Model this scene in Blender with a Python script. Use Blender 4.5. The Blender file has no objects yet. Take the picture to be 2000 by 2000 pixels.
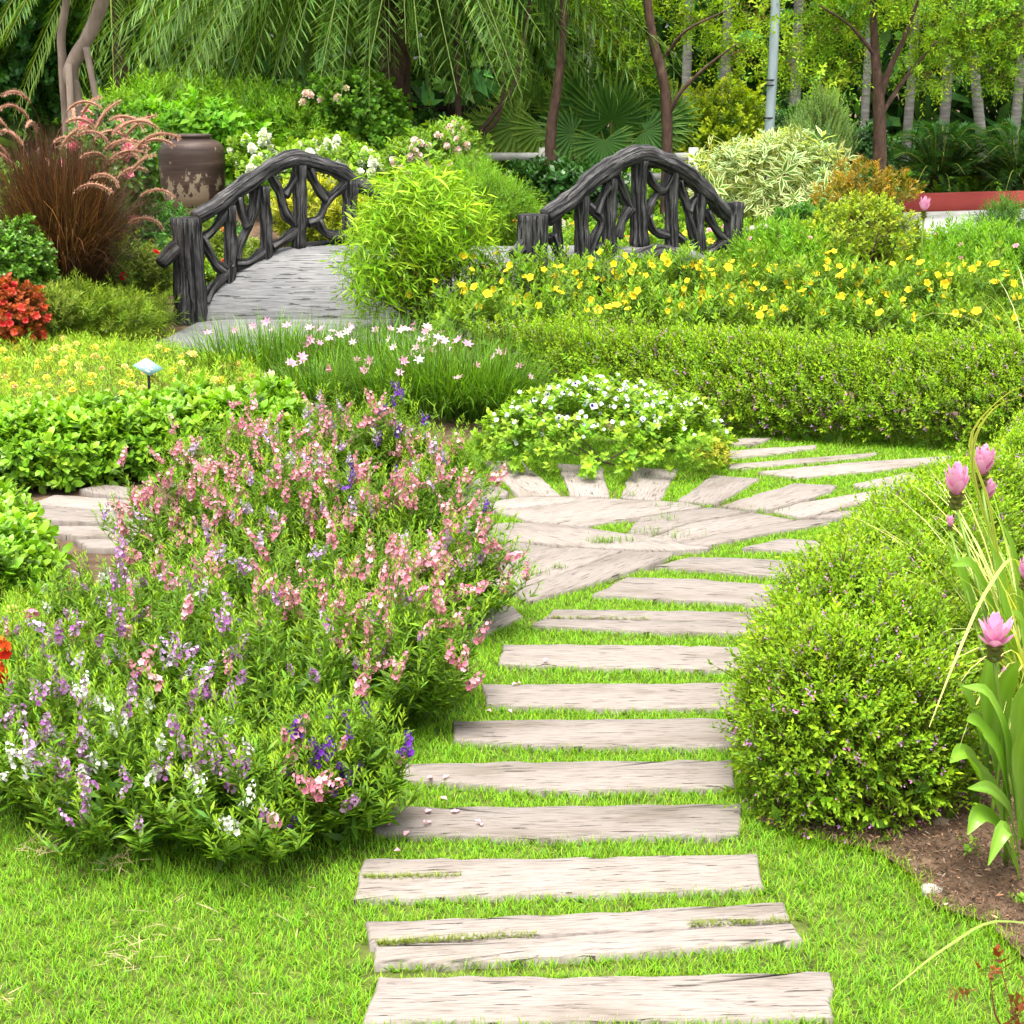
import bpy, math, numpy as np
from mathutils import Matrix, Vector
R = np.random.default_rng(7)
PI = math.pi
scene = bpy.context.scene
# ---------------------------------------------------------------- camera, sky, sun, exposure
CAM_H, PITCH, F = 2.1, math.radians(15.46), 3000.0      # F in pixels of a 2000 px wide picture
cam = bpy.data.cameras.new('camera'); camo = bpy.data.objects.new('camera', cam)
scene.collection.objects.link(camo); scene.camera = camo
cam.sensor_width = 36; cam.lens = 36 * F / 2000; cam.clip_end = 2000; cam.clip_start = 0.05
camo.location = (0, 0, CAM_H); camo.rotation_euler = (PI / 2 - PITCH, 0, 0)
SUN_EL, SUN_AZ = math.radians(76), math.radians(200)     # azimuth from +Y towards +X
world = bpy.data.worlds.new('World'); scene.world = world; world.use_nodes = True
wn = world.node_tree; wn.nodes.clear()
sky = wn.nodes.new('ShaderNodeTexSky'); sky.sky_type = 'NISHITA'; sky.sun_disc = False
sky.sun_elevation = SUN_EL; sky.sun_rotation = SUN_AZ; sky.air_density = 1.0; sky.dust_density = 5.0; sky.ozone_density = 1.0
hs = wn.nodes.new('ShaderNodeHueSaturation'); hs.inputs['Saturation'].default_value = 0.22
bg = wn.nodes.new('ShaderNodeBackground'); bg.inputs['Strength'].default_value = 0.11
wo = wn.nodes.new('ShaderNodeOutputWorld')
wn.links.new(sky.outputs[0], hs.inputs['Color']); wn.links.new(hs.outputs[0], bg.inputs[0]); wn.links.new(bg.outputs[0], wo.inputs[0])
sl = bpy.data.lights.new('sun', 'SUN'); sl.energy = 1.5; sl.angle = math.radians(30); sl.color = (1, .95, .86)
so = bpy.data.objects.new('sun', sl); scene.collection.objects.link(so)
sdir = Vector((math.sin(SUN_AZ) * math.cos(SUN_EL), math.cos(SUN_AZ) * math.cos(SUN_EL), math.sin(SUN_EL)))
so.rotation_euler = sdir.to_track_quat('Z', 'Y').to_euler()
vs = scene.view_settings; vs.view_transform = 'Standard'; vs.look = 'None'; vs.exposure = 2.0; vs.gamma = 1
scene.cycles.use_denoising = True
scene.cycles.adaptive_threshold = .02; scene.cycles.max_bounces = 7; scene.cycles.diffuse_bounces = 3; scene.cycles.transmission_bounces = 6
scene.cycles.transparent_max_bounces = 8; scene.cycles.caustics_reflective = False; scene.cycles.caustics_refractive = False

# ---------------------------------------------------------------- helpers
cp, sp = math.cos(PITCH), math.sin(PITCH)
def ray(px, py):
    u, v = (px - 1000) / F, (1000 - py) / F
    return np.array([u, cp + v * sp, -sp + v * cp])
def P(px, py, z=0.0):            # the point at height z seen at that place of the photograph
    d = ray(px, py); t = (z - CAM_H) / d[2]
    return np.array([d[0] * t, d[1] * t, z])
def PG(px, py, g):               # the point at ground distance g
    d = ray(px, py); t = g / d[1]
    return np.array([d[0] * t, g, CAM_H + d[2] * t])
def norm(v): return v / np.maximum(np.linalg.norm(v, axis=-1, keepdims=True), 1e-9)
def rv(n): return norm(R.normal(size=(n, 3)))
UP = np.array([0, 0, 1.0])
def A(*c): return np.array(c, float)

class MB:
    def __init__(s): s.V = []; s.T = []; s.C = []; s.U = []; s.n = 0
    def add(s, V, T, C, U=None):
        V = np.asarray(V, float).reshape(-1, 3); T = np.asarray(T, int).reshape(-1, 3)
        C = np.asarray(C, float)
        if C.ndim == 1: C = np.tile(C, (len(V), 1))
        s.V.append(V); s.T.append(T + s.n); s.C.append(C); s.n += len(V)
        s.U.append(np.zeros((len(V), 2)) if U is None else np.asarray(U, float))
        return s
    def arrays(s): return np.concatenate(s.V), np.concatenate(s.T), np.concatenate(s.C), np.concatenate(s.U)
    def tmpl(s): V, T, C, U = s.arrays(); return V, T, C
    def mesh(s, name, mat, origin=(0, 0, 0), smooth=False):
        V, T, C, U = s.arrays(); V = V - np.asarray(origin, float)
        me = bpy.data.meshes.new(name); nt = len(T)
        me.vertices.add(len(V)); me.vertices.foreach_set('co', V.ravel().astype(np.float32))
        me.loops.add(nt * 3); me.loops.foreach_set('vertex_index', T.ravel().astype(np.int32))
        me.polygons.add(nt); me.polygons.foreach_set('loop_start', np.arange(0, nt * 3, 3, dtype=np.int32))
        me.polygons.foreach_set('loop_total', np.full(nt, 3, np.int32))
        if smooth: me.polygons.foreach_set('use_smooth', np.ones(nt, bool))
        me.update(calc_edges=True)
        a = me.color_attributes.new('Col', 'FLOAT_COLOR', 'POINT')
        a.data.foreach_set('color', np.c_[np.clip(C, 0, 1), np.ones(len(V))].ravel().astype(np.float32))
        if any(u.any() for u in s.U):
            uv = me.uv_layers.new(name='UVMap'); uv.data.foreach_set('uv', U[T.ravel()].ravel().astype(np.float32))
        me.materials.append(mat)
        return me
    def build(s, name, mat, parent=None, smooth=False, kind=None, origin=None):
        if not s.V: return None
        if parent is not None: origin = abs_loc(parent)
        elif origin is None: origin = (0, 0, 0)
        o = bpy.data.objects.new(name, s.mesh(name, mat, origin, smooth)); scene.collection.objects.link(o)
        if parent is not None: o.parent = parent
        else: o.location = origin
        if kind: o['kind'] = kind
        return o
def abs_loc(o):
    l = Vector(o.location)
    while o.parent: o = o.parent; l = l + Vector(o.location)
    return np.array(l)
def empty(name, loc, label=None, cat=None, group=None, kind=None):
    o = bpy.data.objects.new(name, None); scene.collection.objects.link(o); o.location = loc; o.empty_display_size = .1
    tag(o, label, cat, group, kind); return o
def tag(o, label=None, cat=None, group=None, kind=None):
    for k, v in (('label', label), ('category', cat), ('group', group), ('kind', kind)):
        if v: o[k] = v
    return o
def inst(name, me, parent, pos, zdir, roll=0.0, scale=1.0, face=None):
    o = bpy.data.objects.new(name, me); scene.collection.objects.link(o); o.parent = parent
    z = Vector(norm(np.asarray(zdir, float))); ref = Vector(face) if face is not None else (Vector((0, 0, 1)) if abs(z.z) < .95 else Vector((0, -1, 0)))
    x = ref.cross(z).normalized(); y = z.cross(x)
    M = Matrix((x, y, z)).transposed().to_4x4() @ Matrix.Rotation(roll, 4, 'Z')
    o.rotation_mode = 'QUATERNION'; o.rotation_quaternion = M.to_quaternion()
    o.location = np.asarray(pos) - abs_loc(parent); o.scale = (scale,) * 3
    return o

# ---- templates (grow along +Z, face +Y)
def leaf(l, w, c0, c1=None, fold=.12, curl=.12, pos=.45):
    c1 = c0 if c1 is None else c1
    V = [(0, 0, 0), (-w / 2, fold * w - curl * l * .2, pos * l), (0, -curl * l * .2, pos * l), (w / 2, fold * w - curl * l * .2, pos * l), (0, -curl * l, l)]
    return np.array(V), np.array([(0, 2, 1), (0, 3, 2), (1, 2, 4), (2, 3, 4)]), np.array([c0, c0, c0, c0, c1], float)
def roundleaf(l, w, c0, c1=None):
    c1 = c0 if c1 is None else c1
    V = [(0, 0, 0), (-w * .46, .06 * w, .32 * l), (-w * .4, .03 * w, .72 * l), (0, -.1 * l, l), (w * .4, .03 * w, .72 * l), (w * .46, .06 * w, .32 * l)]
    return np.array(V), np.array([(0, 5, 1), (1, 5, 4), (1, 4, 2), (2, 4, 3)]), np.array([c0, c0, c1, c1, c1, c0], float)
def diamond(l, w, c0, c1=None):
    c1 = c0 if c1 is None else c1
    V = [(0, 0, 0), (-w / 2, 0, .5 * l), (w / 2, 0, .5 * l), (0, -.08 * l, l)]
    return np.array(V), np.array([(0, 2, 1), (1, 2, 3)]), np.array([c0, c0, c0, c1], float)
def rot_to(V, d, roll=0.0, upref=UP):
    z = norm(np.asarray(d, float)); u = upref if abs(z @ upref) < .98 else np.array([0, 1.0, 0])
    y = norm(u - z * (u @ z)); x = np.cross(y, z)
    c, s = math.cos(roll), math.sin(roll); x2, y2 = x * c + y * s, y * c - x * s
    return V @ np.array([x2, y2, z])
def shoot(L, n, l, w, c0, c1, ang0=75, ang1=25, lf=leaf, stem=(.1, .16, .02), whorl=1, seed=0, taper=.55):
    m = MB(); r = np.random.default_rng(seed)
    for i in range(n):
        t = (i + .6) / n
        for k in range(whorl):
            az = i * 2.4 + k * 2 * PI / whorl + r.normal() * .25
            a = math.radians(ang0 + (ang1 - ang0) * t + r.normal() * 8)
            d = A(math.sin(a) * math.cos(az), math.sin(a) * math.sin(az), math.cos(a))
            s = (1 - (1 - taper) * t ** 1.5) * (.8 + .4 * r.random()) * (.55 + .45 * min(1, t * 4))
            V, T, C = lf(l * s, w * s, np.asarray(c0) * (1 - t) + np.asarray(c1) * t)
            m.add(rot_to(V, d) + A(0, 0, t * L), T, C)
    if stem is not None:
        s = L * .012 + .0008
        m.add([(-s, 0, -L * .2), (s, 0, -L * .2), (0, 0, L), (0, -s, -L * .2), (0, s, -L * .2), (0, 0, L)], [(0, 1, 2), (3, 4, 5)], A(*stem))
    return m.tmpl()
def scatter(m, tm, pos, zdir, scale=1.0, roll=None, tint=.18, hue=.06, upref=None, rgb=None):
    V, T, C = tm; N = len(pos)
    if N == 0: return
    pos = np.asarray(pos, float); z = norm(np.broadcast_to(np.asarray(zdir, float), (N, 3)))
    u = np.tile(UP, (N, 1)) if upref is None else upref
    u = np.where(np.abs((u * z).sum(1, keepdims=True)) > .97, A(0.3, 1, 0.1), u)
    y = norm(u - z * (u * z).sum(1, keepdims=True)); x = np.cross(y, z)
    if roll is None: roll = R.normal(size=N) * .5
    elif np.isscalar(roll): roll = R.random(N) * roll
    c, s = np.cos(roll)[:, None], np.sin(roll)[:, None]; x, y = x * c + y * s, y * c - x * s
    sc = np.broadcast_to(np.asarray(scale, float), (N,))[:, None, None]
    W = (V[None, :, 0:1] * x[:, None] + V[None, :, 1:2] * y[:, None] + V[None, :, 2:3] * z[:, None]) * sc + pos[:, None]
    tn = np.exp(R.normal(size=(N, 1)) * tint) * np.exp(R.normal(size=(N, 1)) * hue * A(1, 0, -.6))
    if rgb is not None: tn = tn * rgb
    CC = C[None] * tn[:, None]
    TT = T[None] + (np.arange(N) * len(V))[:, None, None]
    m.add(W.reshape(-1, 3), TT.reshape(-1, 3), CC.reshape(-1, 3))
def blades(m, base, az, L, w, lean, droop, c0, c1, seg=3, tint=.18, hue=.06, twist=0.0, stripe=None):
    """long narrow leaves: base (N,3), heading az, length, width, outward lean 0..1, droop"""
    N = len(base); L = np.broadcast_to(L, (N,)); w = np.broadcast_to(w, (N,)); lean = np.broadcast_to(lean, (N,)); droop = np.broadcast_to(droop, (N,))
    h = np.c_[np.cos(az), np.sin(az), np.zeros(N)]; side = np.c_[-np.sin(az + twist), np.cos(az + twist), np.zeros(N)]
    tn = np.exp(R.normal(size=(N, 1)) * tint) * np.exp(R.normal(size=(N, 1)) * hue * A(1, 0, -.6))
    a0 = lean * .9; rows = []; cols = []; p = base.copy(); ds = L / seg
    for k in range(seg + 1):
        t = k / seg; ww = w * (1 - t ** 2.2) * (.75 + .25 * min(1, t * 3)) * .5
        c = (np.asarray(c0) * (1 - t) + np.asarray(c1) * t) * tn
        if k < seg:
            rows += [p - side * ww[:, None], p + side * ww[:, None]]; cols += [c, c]
        else: rows += [p]; cols += [c]
        a = a0 + droop * ((k + .5) / seg) ** 1.3
        p = p + h * (np.sin(a) * ds)[:, None] + UP * (np.cos(a) * ds)[:, None]
    W = np.stack(rows, 1); CC = np.stack(cols, 1); nv = W.shape[1]; T = []
    for k in range(seg - 1): b = 2 * k; T += [(b, b + 1, b + 3), (b, b + 3, b + 2)]
    b = 2 * (seg - 1); T += [(b, b + 1, b + 2)]
    TT = np.array(T)[None] + (np.arange(N) * nv)[:, None, None]
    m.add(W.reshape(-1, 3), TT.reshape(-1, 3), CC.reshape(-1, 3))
def smoothpath(pts, n):
    pts = np.asarray(pts, float)
    if len(pts) == 2: return pts[0] + (pts[1] - pts[0]) * np.linspace(0, 1, n)[:, None]
    q = np.vstack([2 * pts[0] - pts[1], pts, 2 * pts[-1] - pts[-2]]); out = []
    for x in np.linspace(0, len(pts) - 1 - 1e-6, n):
        i = int(x); t = x - i; a, b, c, d = q[i:i + 4]
        out.append(.5 * (2 * b + (c - a) * t + (2 * a - 5 * b + 4 * c - d) * t * t + (3 * b - a - 3 * c + d) * t ** 3))
    return np.array(out)
def tube(m, pts, rad, sides=8, n=None, col=(1, 1, 1), rough=0.0, ridge=0, caps=True, seed=0):
    n = n or max(2, 4 * (len(pts) - 1)); p = smoothpath(pts, n)
    rad = np.interp(np.linspace(0, 1, n), np.linspace(0, 1, len(np.atleast_1d(rad))), np.atleast_1d(rad)) if np.ndim(rad) else np.full(n, rad)
    t = norm(np.gradient(p, axis=0)); r = np.random.default_rng(seed + 11)
    x = np.cross(t[0], A(.31, .2, .93) if abs(t[0][2]) < .9 else A(1, .1, 0)); x = x / np.linalg.norm(x); rows = []; uv = []
    ph = r.random(6) * 9; th = np.linspace(0, 2 * PI, sides + 1); ln = np.r_[0, np.cumsum(np.linalg.norm(np.diff(p, axis=0), axis=1))]
    for i in range(n):
        x = x - t[i] * (x @ t[i]); x /= np.linalg.norm(x); y = np.cross(t[i], x)
        k = 1 + rough * (np.sin(2 * th + ph[0] + ln[i] * 9) * .4 + np.sin(3 * th + ph[1] - ln[i] * 14) * .35 + np.sin(ln[i] * 23 + ph[2]) * .35 + np.sin(ln[i] * 41 + ph[3]) * .2)
        if ridge: k = k + .035 * np.sin(ridge * th + ph[4] + np.sin(ln[i] * 6) * .8) + .02 * np.sin((ridge * 2 + 1) * th + ph[5])
        k[-1] = k[0]
        rows.append(p[i] + (np.cos(th)[:, None] * x + np.sin(th)[:, None] * y) * (rad[i] * k)[:, None]); uv.append(np.c_[th / (2 * PI) * 6.28 * rad.mean(), np.full(sides + 1, ln[i])])
    V = np.concatenate(rows); U = np.concatenate(uv); T = []; s1 = sides + 1
    for i in range(n - 1):
        for j in range(sides): a = i * s1 + j; T += [(a, a + 1, a + s1 + 1), (a, a + s1 + 1, a + s1)]
    if caps:
        for i0, q, fl in ((0, p[0] - t[0] * rad[0] * .12, 1), ((n - 1) * s1, p[-1] + t[-1] * rad[-1] * .12, 0)):
            V = np.vstack([V, q]); U = np.vstack([U, U[i0]]); c = len(V) - 1
            for j in range(sides): T.append((c, i0 + j + 1, i0 + j) if fl else (c, i0 + j, i0 + j + 1))
    m.add(V, T, A(*col) if not isinstance(col, np.ndarray) else col, U); return m
def box(m, c, s, col=(1, 1, 1), M=None, bev=.0):
    s = np.asarray(s, float) / 2; V = np.array([(x, y, z) for z in (-1, 1) for y in (-1, 1) for x in (-1, 1)], float) * s
    if M is not None: V = V @ np.asarray(M, float)
    T = [(0, 2, 1), (1, 2, 3), (4, 5, 6), (5, 7, 6), (0, 1, 4), (1, 5, 4), (2, 6, 3), (3, 6, 7), (0, 4, 2), (2, 4, 6), (1, 3, 5), (3, 7, 5)]
    m.add(V + np.asarray(c, float), T, A(*col)); return m
def lathe(m, prof, c, n=32, col=(1, 1, 1), jit=0.0):
    th = np.linspace(0, 2 * PI, n, endpoint=False); V = []; T = []; U = []
    for i, (r, z) in enumerate(prof):
        rr = r * (1 + jit * np.sin(2 * th + i) * .5)
        V.append(np.c_[rr * np.cos(th), rr * np.sin(th), np.full(n, z)]); U.append(np.c_[th, np.full(n, z)])
        if i:
            for j in range(n): a, b = (i - 1) * n + j, (i - 1) * n + (j + 1) % n; T += [(a, b, b + n), (a, b + n, a + n)]
    m.add(np.concatenate(V) + np.asarray(c, float), T, A(*col), np.concatenate(U)); return m

# ---- regions and volumes
def inpoly(x, y, poly):
    c = np.zeros(len(x), bool); n = len(poly); j = n - 1
    for i in range(n):
        xi, yi = poly[i][:2]; xj, yj = poly[j][:2]
        c ^= ((yi > y) != (yj > y)) & (x < (xj - xi) * (y - yi) / ((yj - yi) + 1e-12) + xi); j = i
    return c
def edgedist(x, y, poly):
    d = np.full(len(x), 1e9); n = len(poly)
    for i in range(n):
        a = np.asarray(poly[i][:2]); b = np.asarray(poly[(i + 1) % n][:2]); ab = b - a
        t = np.clip(((x - a[0]) * ab[0] + (y - a[1]) * ab[1]) / (ab @ ab + 1e-12), 0, 1)
        d = np.minimum(d, np.hypot(x - a[0] - t * ab[0], y - a[1] - t * ab[1]))
    return d
def area(poly):
    p = np.asarray(poly)[:, :2]; q = np.roll(p, -1, 0); return .5 * (p[:, 0] * q[:, 1] - q[:, 0] * p[:, 1]).sum()
def polyrand(poly, n):
    p = np.asarray(poly)[:, :2]; lo, hi = p.min(0), p.max(0); out = np.zeros((0, 2))
    while len(out) < n:
        q = lo + (hi - lo) * R.random((n * 2 + 64, 2)); out = np.vstack([out, q[inpoly(q[:, 0], q[:, 1], p)]])
    return out[:n]
def lump(x, y, s=1.0, ph=0.0):
    return (np.sin(x * 3.1 * s + 1.3 + ph) * np.sin(y * 2.7 * s + .4 + ph) + .6 * np.sin(x * 6.7 * s + y * 3.9 * s + ph) + .4 * np.sin(y * 9.1 * s - x * 7.7 * s + 2 + ph)) / 2
def mound(poly, h, er, n, side=.45, amp=.12, ls=1.0, depth=.05, ph=0.0):
    """points and outward normals on a clipped hedge standing on a ground polygon"""
    p = np.asarray(poly)[:, :2]
    if area(p) < 0: p = p[::-1]
    q = np.roll(p, -1, 0); L = np.linalg.norm(q - p, axis=1); ns = int(n * side); nt_ = n - ns
    i = R.choice(len(p), ns, p=L / L.sum()); t = R.random(ns); b = p[i] + (q[i] - p[i]) * t[:, None]
    e = (q[i] - p[i]) / L[i][:, None]; o = np.c_[e[:, 1], -e[:, 0]]; th = -.6 + R.random(ns) * (.6 + PI / 2)
    xy = b - o * (er * (1 - np.cos(th)))[:, None]; hh = h * (1 + amp * lump(xy[:, 0], xy[:, 1], ls, ph))
    pos1 = np.c_[xy, hh * (.36 + .64 * np.sin(th))]; n1 = np.c_[o * np.cos(th)[:, None], np.sin(th)]
    xy = polyrand(p, nt_); d = edgedist(xy[:, 0], xy[:, 1], p); k = np.clip(d / er, 0, 1); hh = h * (1 + amp * lump(xy[:, 0], xy[:, 1], ls, ph))
    pos2 = np.c_[xy, hh * np.sqrt(1 - (1 - k) ** 2)]; n2 = np.tile(UP, (nt_, 1)).astype(float)
    gx = (lump(xy[:, 0] + .02, xy[:, 1], ls, ph) - lump(xy[:, 0] - .02, xy[:, 1], ls, ph)) / .04 * h * amp; gy = (lump(xy[:, 0], xy[:, 1] + .02, ls, ph) - lump(xy[:, 0], xy[:, 1] - .02, ls, ph)) / .04 * h * amp
    n2[:, 0] -= gx; n2[:, 1] -= gy; n2 = norm(n2)
    pos = np.vstack([pos1, pos2]); nn = np.vstack([n1, n2])
    pos = pos - nn * (depth * R.random(len(pos)) ** 1.5)[:, None] + nn * ((R.random(len(pos)) < .10) * R.random(len(pos)) * .06)[:, None]; pos[:, 2] = np.maximum(pos[:, 2], .02)
    return pos, nn
def blob(px, py, g, rx, rz, ry=None):
    c = PG(px, py, g); k = (g * cp + (CAM_H - c[2]) * sp) / F
    return (c, A(rx * k, (rx * k if ry is None else ry), rz * k))
def blobpts(bl, n, depth=.3, amp=.14, zmin=.03, rej=.8):
    w = np.array([b[1][0] * b[1][2] + b[1][0] * b[1][1] + b[1][1] * b[1][2] for b in bl]); PP = []; NN = []
    for i, (c, r) in enumerate(bl):
        k = max(3, int(n * w[i] / w.sum())); u = rv(k); s = 1 - depth * R.random(k) ** 1.6
        s = s * (1 + amp * (np.sin(u[:, 0] * 5 + i) * np.sin(u[:, 1] * 4.3 + 2 * i) + .7 * np.sin(u[:, 2] * 8 + u[:, 0] * 6 + i)))
        p = c + u * r * s[:, None]; ok = p[:, 2] > zmin
        for j, (c2, r2) in enumerate(bl):
            if j != i: ok &= np.linalg.norm((p - c2) / r2, axis=1) > rej
        PP.append(p[ok]); NN.append(norm(u / r)[ok])
    return np.concatenate(PP), np.concatenate(NN)

# ---------------------------------------------------------------- materials
def mat(name, rough=.6, spec=.3):
    m = bpy.data.materials.new(name); m.use_nodes = True; nt = m.node_tree; b = nt.nodes['Principled BSDF']
    b.inputs['Roughness'].default_value = rough; b.inputs['Specular IOR Level'].default_value = spec
    return m, nt, b
def node(nt, t, **kw):
    n = nt.nodes.new(t)
    for k, v in kw.items():
        if k in n.inputs: n.inputs[k].default_value = v
        else: setattr(n, k, v)
    return n
def leafmat(name, rough=.5, spec=.22, trans=.38, tcol=(1.15, 1.15, .3), gain=(1.26, 1.22, .8)):
    m, nt, b = mat(name, rough, spec); at = node(nt, 'ShaderNodeAttribute', attribute_name='Col')
    gn = node(nt, 'ShaderNodeMix', data_type='RGBA', blend_type='MULTIPLY'); gn.inputs[0].default_value = 1; gn.inputs[7].default_value = (*gain, 1); nt.links.new(at.outputs['Color'], gn.inputs[6])
    nt.links.new(gn.outputs[2], b.inputs['Base Color'])
    if trans:
        tr = node(nt, 'ShaderNodeBsdfTranslucent'); mu = node(nt, 'ShaderNodeMix', data_type='RGBA', blend_type='MULTIPLY')
        mu.inputs[0].default_value = 1; mu.inputs[7].default_value = (*tcol, 1); nt.links.new(gn.outputs[2], mu.inputs[6]); nt.links.new(mu.outputs[2], tr.inputs[0])
        mx = node(nt, 'ShaderNodeMixShader'); mx.inputs[0].default_value = trans
        nt.links.new(b.outputs[0], mx.inputs[1]); nt.links.new(tr.outputs[0], mx.inputs[2]); nt.links.new(mx.outputs[0], nt.nodes['Material Output'].inputs[0])
    return m
def ramp(nt, stops):
    r = node(nt, 'ShaderNodeValToRGB'); e = r.color_ramp.elements
    while len(e) < len(stops): e.new(.5)
    for i, (p, c) in enumerate(stops): e[i].position = p; e[i].color = (*c, 1)
    return r
def noisemat(name, stops, scale=(4, 4, 4), coord='Object', rough=.8, bump=.3, dist=.01, detail=6, nscale=1.0, crack=None, spec=.2, tone=None, vary=0):
    """colour from stretched noise, with fine relief; crack = (scale xyz, low, high, colour) draws thin dark splits"""
    m, nt, b = mat(name, rough, spec); tc = node(nt, 'ShaderNodeTexCoord'); mp = node(nt, 'ShaderNodeMapping'); mp.inputs['Scale'].default_value = scale
    no = node(nt, 'ShaderNodeTexNoise', Scale=nscale, Detail=detail, Roughness=.62); r = ramp(nt, stops)
    nt.links.new(tc.outputs[coord], mp.inputs[0]); nt.links.new(mp.outputs[0], no.inputs['Vector']); nt.links.new(no.outputs['Fac'], r.inputs[0])
    out = r.outputs[0]; hgt = no.outputs['Fac']
    if tone:
        mp3 = node(nt, 'ShaderNodeMapping'); mp3.inputs['Scale'].default_value = tone[0]; n3 = node(nt, 'ShaderNodeTexNoise', Scale=1.0, Detail=4); r3 = ramp(nt, tone[1])
        nt.links.new(tc.outputs[coord], mp3.inputs[0]); nt.links.new(mp3.outputs[0], n3.inputs['Vector']); nt.links.new(n3.outputs['Fac'], r3.inputs[0])
        mx = node(nt, 'ShaderNodeMix', data_type='RGBA', blend_type='MULTIPLY'); mx.inputs[0].default_value = 1; nt.links.new(out, mx.inputs[6]); nt.links.new(r3.outputs[0], mx.inputs[7]); out = mx.outputs[2]
    if crack:
        mp2 = node(nt, 'ShaderNodeMapping'); mp2.inputs['Scale'].default_value = crack[0]; n2 = node(nt, 'ShaderNodeTexNoise', Scale=1.0, Detail=5, Roughness=.55)
        n2.inputs['Distortion'].default_value = .4
        nt.links.new(tc.outputs[coord], mp2.inputs[0]); nt.links.new(mp2.outputs[0], n2.inputs['Vector'])
        r2 = ramp(nt, [(crack[1], (1, 1, 1)), (crack[2], (0, 0, 0))]) if crack[1] < crack[2] else ramp(nt, [(crack[2], (0, 0, 0)), (crack[1], (1, 1, 1))])
        nt.links.new(n2.outputs['Fac'], r2.inputs[0])
        mx = node(nt, 'ShaderNodeMix', data_type='RGBA'); nt.links.new(r2.outputs[0], mx.inputs[0]); nt.links.new(out, mx.inputs[6]); mx.inputs[7].default_value = (*crack[3], 1); out = mx.outputs[2]
        su = node(nt, 'ShaderNodeMath', operation='MULTIPLY_ADD'); nt.links.new(r2.outputs[0], su.inputs[0]); su.inputs[1].default_value = -1.2; nt.links.new(no.outputs['Fac'], su.inputs[2]); hgt = su.outputs[0]
    if vary:
        oi = node(nt, 'ShaderNodeObjectInfo'); mr = node(nt, 'ShaderNodeMapRange'); mr.inputs['To Min'].default_value = 1 - vary; mr.inputs['To Max'].default_value = 1 + vary * .6; nt.links.new(oi.outputs['Random'], mr.inputs[0])
        mx = node(nt, 'ShaderNodeMix', data_type='RGBA', blend_type='MULTIPLY'); mx.inputs[0].default_value = 1; nt.links.new(out, mx.inputs[6]); nt.links.new(mr.outputs[0], mx.inputs[7]); out = mx.outputs[2]
    nt.links.new(out, b.inputs['Base Color'])
    bp = node(nt, 'ShaderNodeBump', Strength=bump, Distance=dist); nt.links.new(hgt, bp.inputs['Height']); nt.links.new(bp.outputs[0], b.inputs['Normal'])
    return m
LEAF = leafmat('leaf'); GLOSSY = leafmat('glossy_leaf', .33, .36, .3); PETAL = leafmat('petal', .7, .1, .3, (1.05, 1, 1), (1, 1, 1)); GRASS = leafmat('grass_blade', .55, .2, .4, (1.2, 1.15, .3), (1.02, 1.08, .8))
DRY = leafmat('dry_stem', .8, .15, .1, (1, 1, 1), (1, 1, 1)); PLAIN = leafmat('painted', .5, .3, 0, (1, 1, 1), (1, 1, 1))
SOIL = noisemat('soil', [(.3, (.045, .027, .016)), (.55, (.11, .068, .042)), (.75, (.19, .125, .08))], (9, 9, 9), bump=.8, dist=.03, detail=9)
LAWNBASE = noisemat('lawn_thatch', [(.3, (.05, .06, .012)), (.55, (.09, .12, .02)), (.75, (.14, .15, .04))], (14, 14, 14), bump=.5, dist=.02)
PLANK = noisemat('stamped_concrete_plank', [(.30, (.115, .096, .083)), (.43, (.222, .192, .17)), (.56, (.278, .244, .219)), (.78, (.268, .243, .224))], (11, 165, 1), 'UV', .9, .8, .006, 10,
                 crack=((7, 115, 1), .345, .365, (.05, .04, .032)), tone=((2.2, 7.0, 1), [(.3, (.70, .67, .62)), (.44, (.93, .92, .91)), (.62, (1, 1, 1))]), vary=.16)
DECK = noisemat('stamped_concrete_deck', [(.28, (.115, .114, .113)), (.5, (.195, .194, .192)), (.72, (.26, .258, .255))], (4, 70, 1), 'UV', .85, .8, .015, 9, crack=((3.2, 58, 1), .375, .40, (.055, .055, .055)), tone=((1.2, 3.5, 1), [(.3, (.74, .75, .77)), (.65, (1, 1, 1))]))
BARK = noisemat('faux_wood_concrete', [(.3, (.016, .016, .017)), (.45, (.052, .05, .05)), (.6, (.125, .12, .117)), (.75, (.24, .233, .226))], (30, 4, 1), 'UV', .75, 1.0, .05, 8, crack=((42, 2.4, 1), .40, .46, (.005, .005, .006)), tone=((5, 5, 1), [(.35, (.6, .6, .62)), (.6, (1.0, 1.0, 1.0)), (.74, (1.9, 1.88, 1.82))]), spec=.3)
TRUNK_GREY = noisemat('pale_bark', [(.3, (.13, .10, .075)), (.6, (.27, .21, .165)), (.8, (.36, .3, .24))], (6, 6, 2), bump=.6)
TRUNK_BROWN = noisemat('brown_bark', [(.3, (.035, .02, .014)), (.6, (.10, .06, .042)), (.8, (.17, .115, .085))], (14, 14, 5), bump=.9, dist=.02)
PALM_BARK = noisemat('ringed_palm_bark', [(.3, (.09, .085, .075)), (.55, (.17, .16, .145)), (.75, (.25, .24, .22))], (3, 3, 16), bump=.7, dist=.02)
RED = noisemat('red_paint', [(.3, (.27, .045, .038)), (.6, (.33, .055, .045)), (.8, (.36, .08, .065))], (3, 3, 3), bump=.1)
WHITE = noisemat('white_paint', [(.3, (.38, .37, .33)), (.6, (.52, .51, .47))], (5, 5, 5), bump=.1)
PAVE = noisemat('pale_paving', [(.3, (.3, .3, .3)), (.7, (.42, .41, .4))], (4, 4, 4), bump=.2)
STEEL = noisemat('galvanised_steel', [(.3, (.21, .27, .29)), (.6, (.3, .37, .39)), (.8, (.37, .43, .45))], (9, 9, 2), rough=.5, bump=.1, spec=.5)
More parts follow.
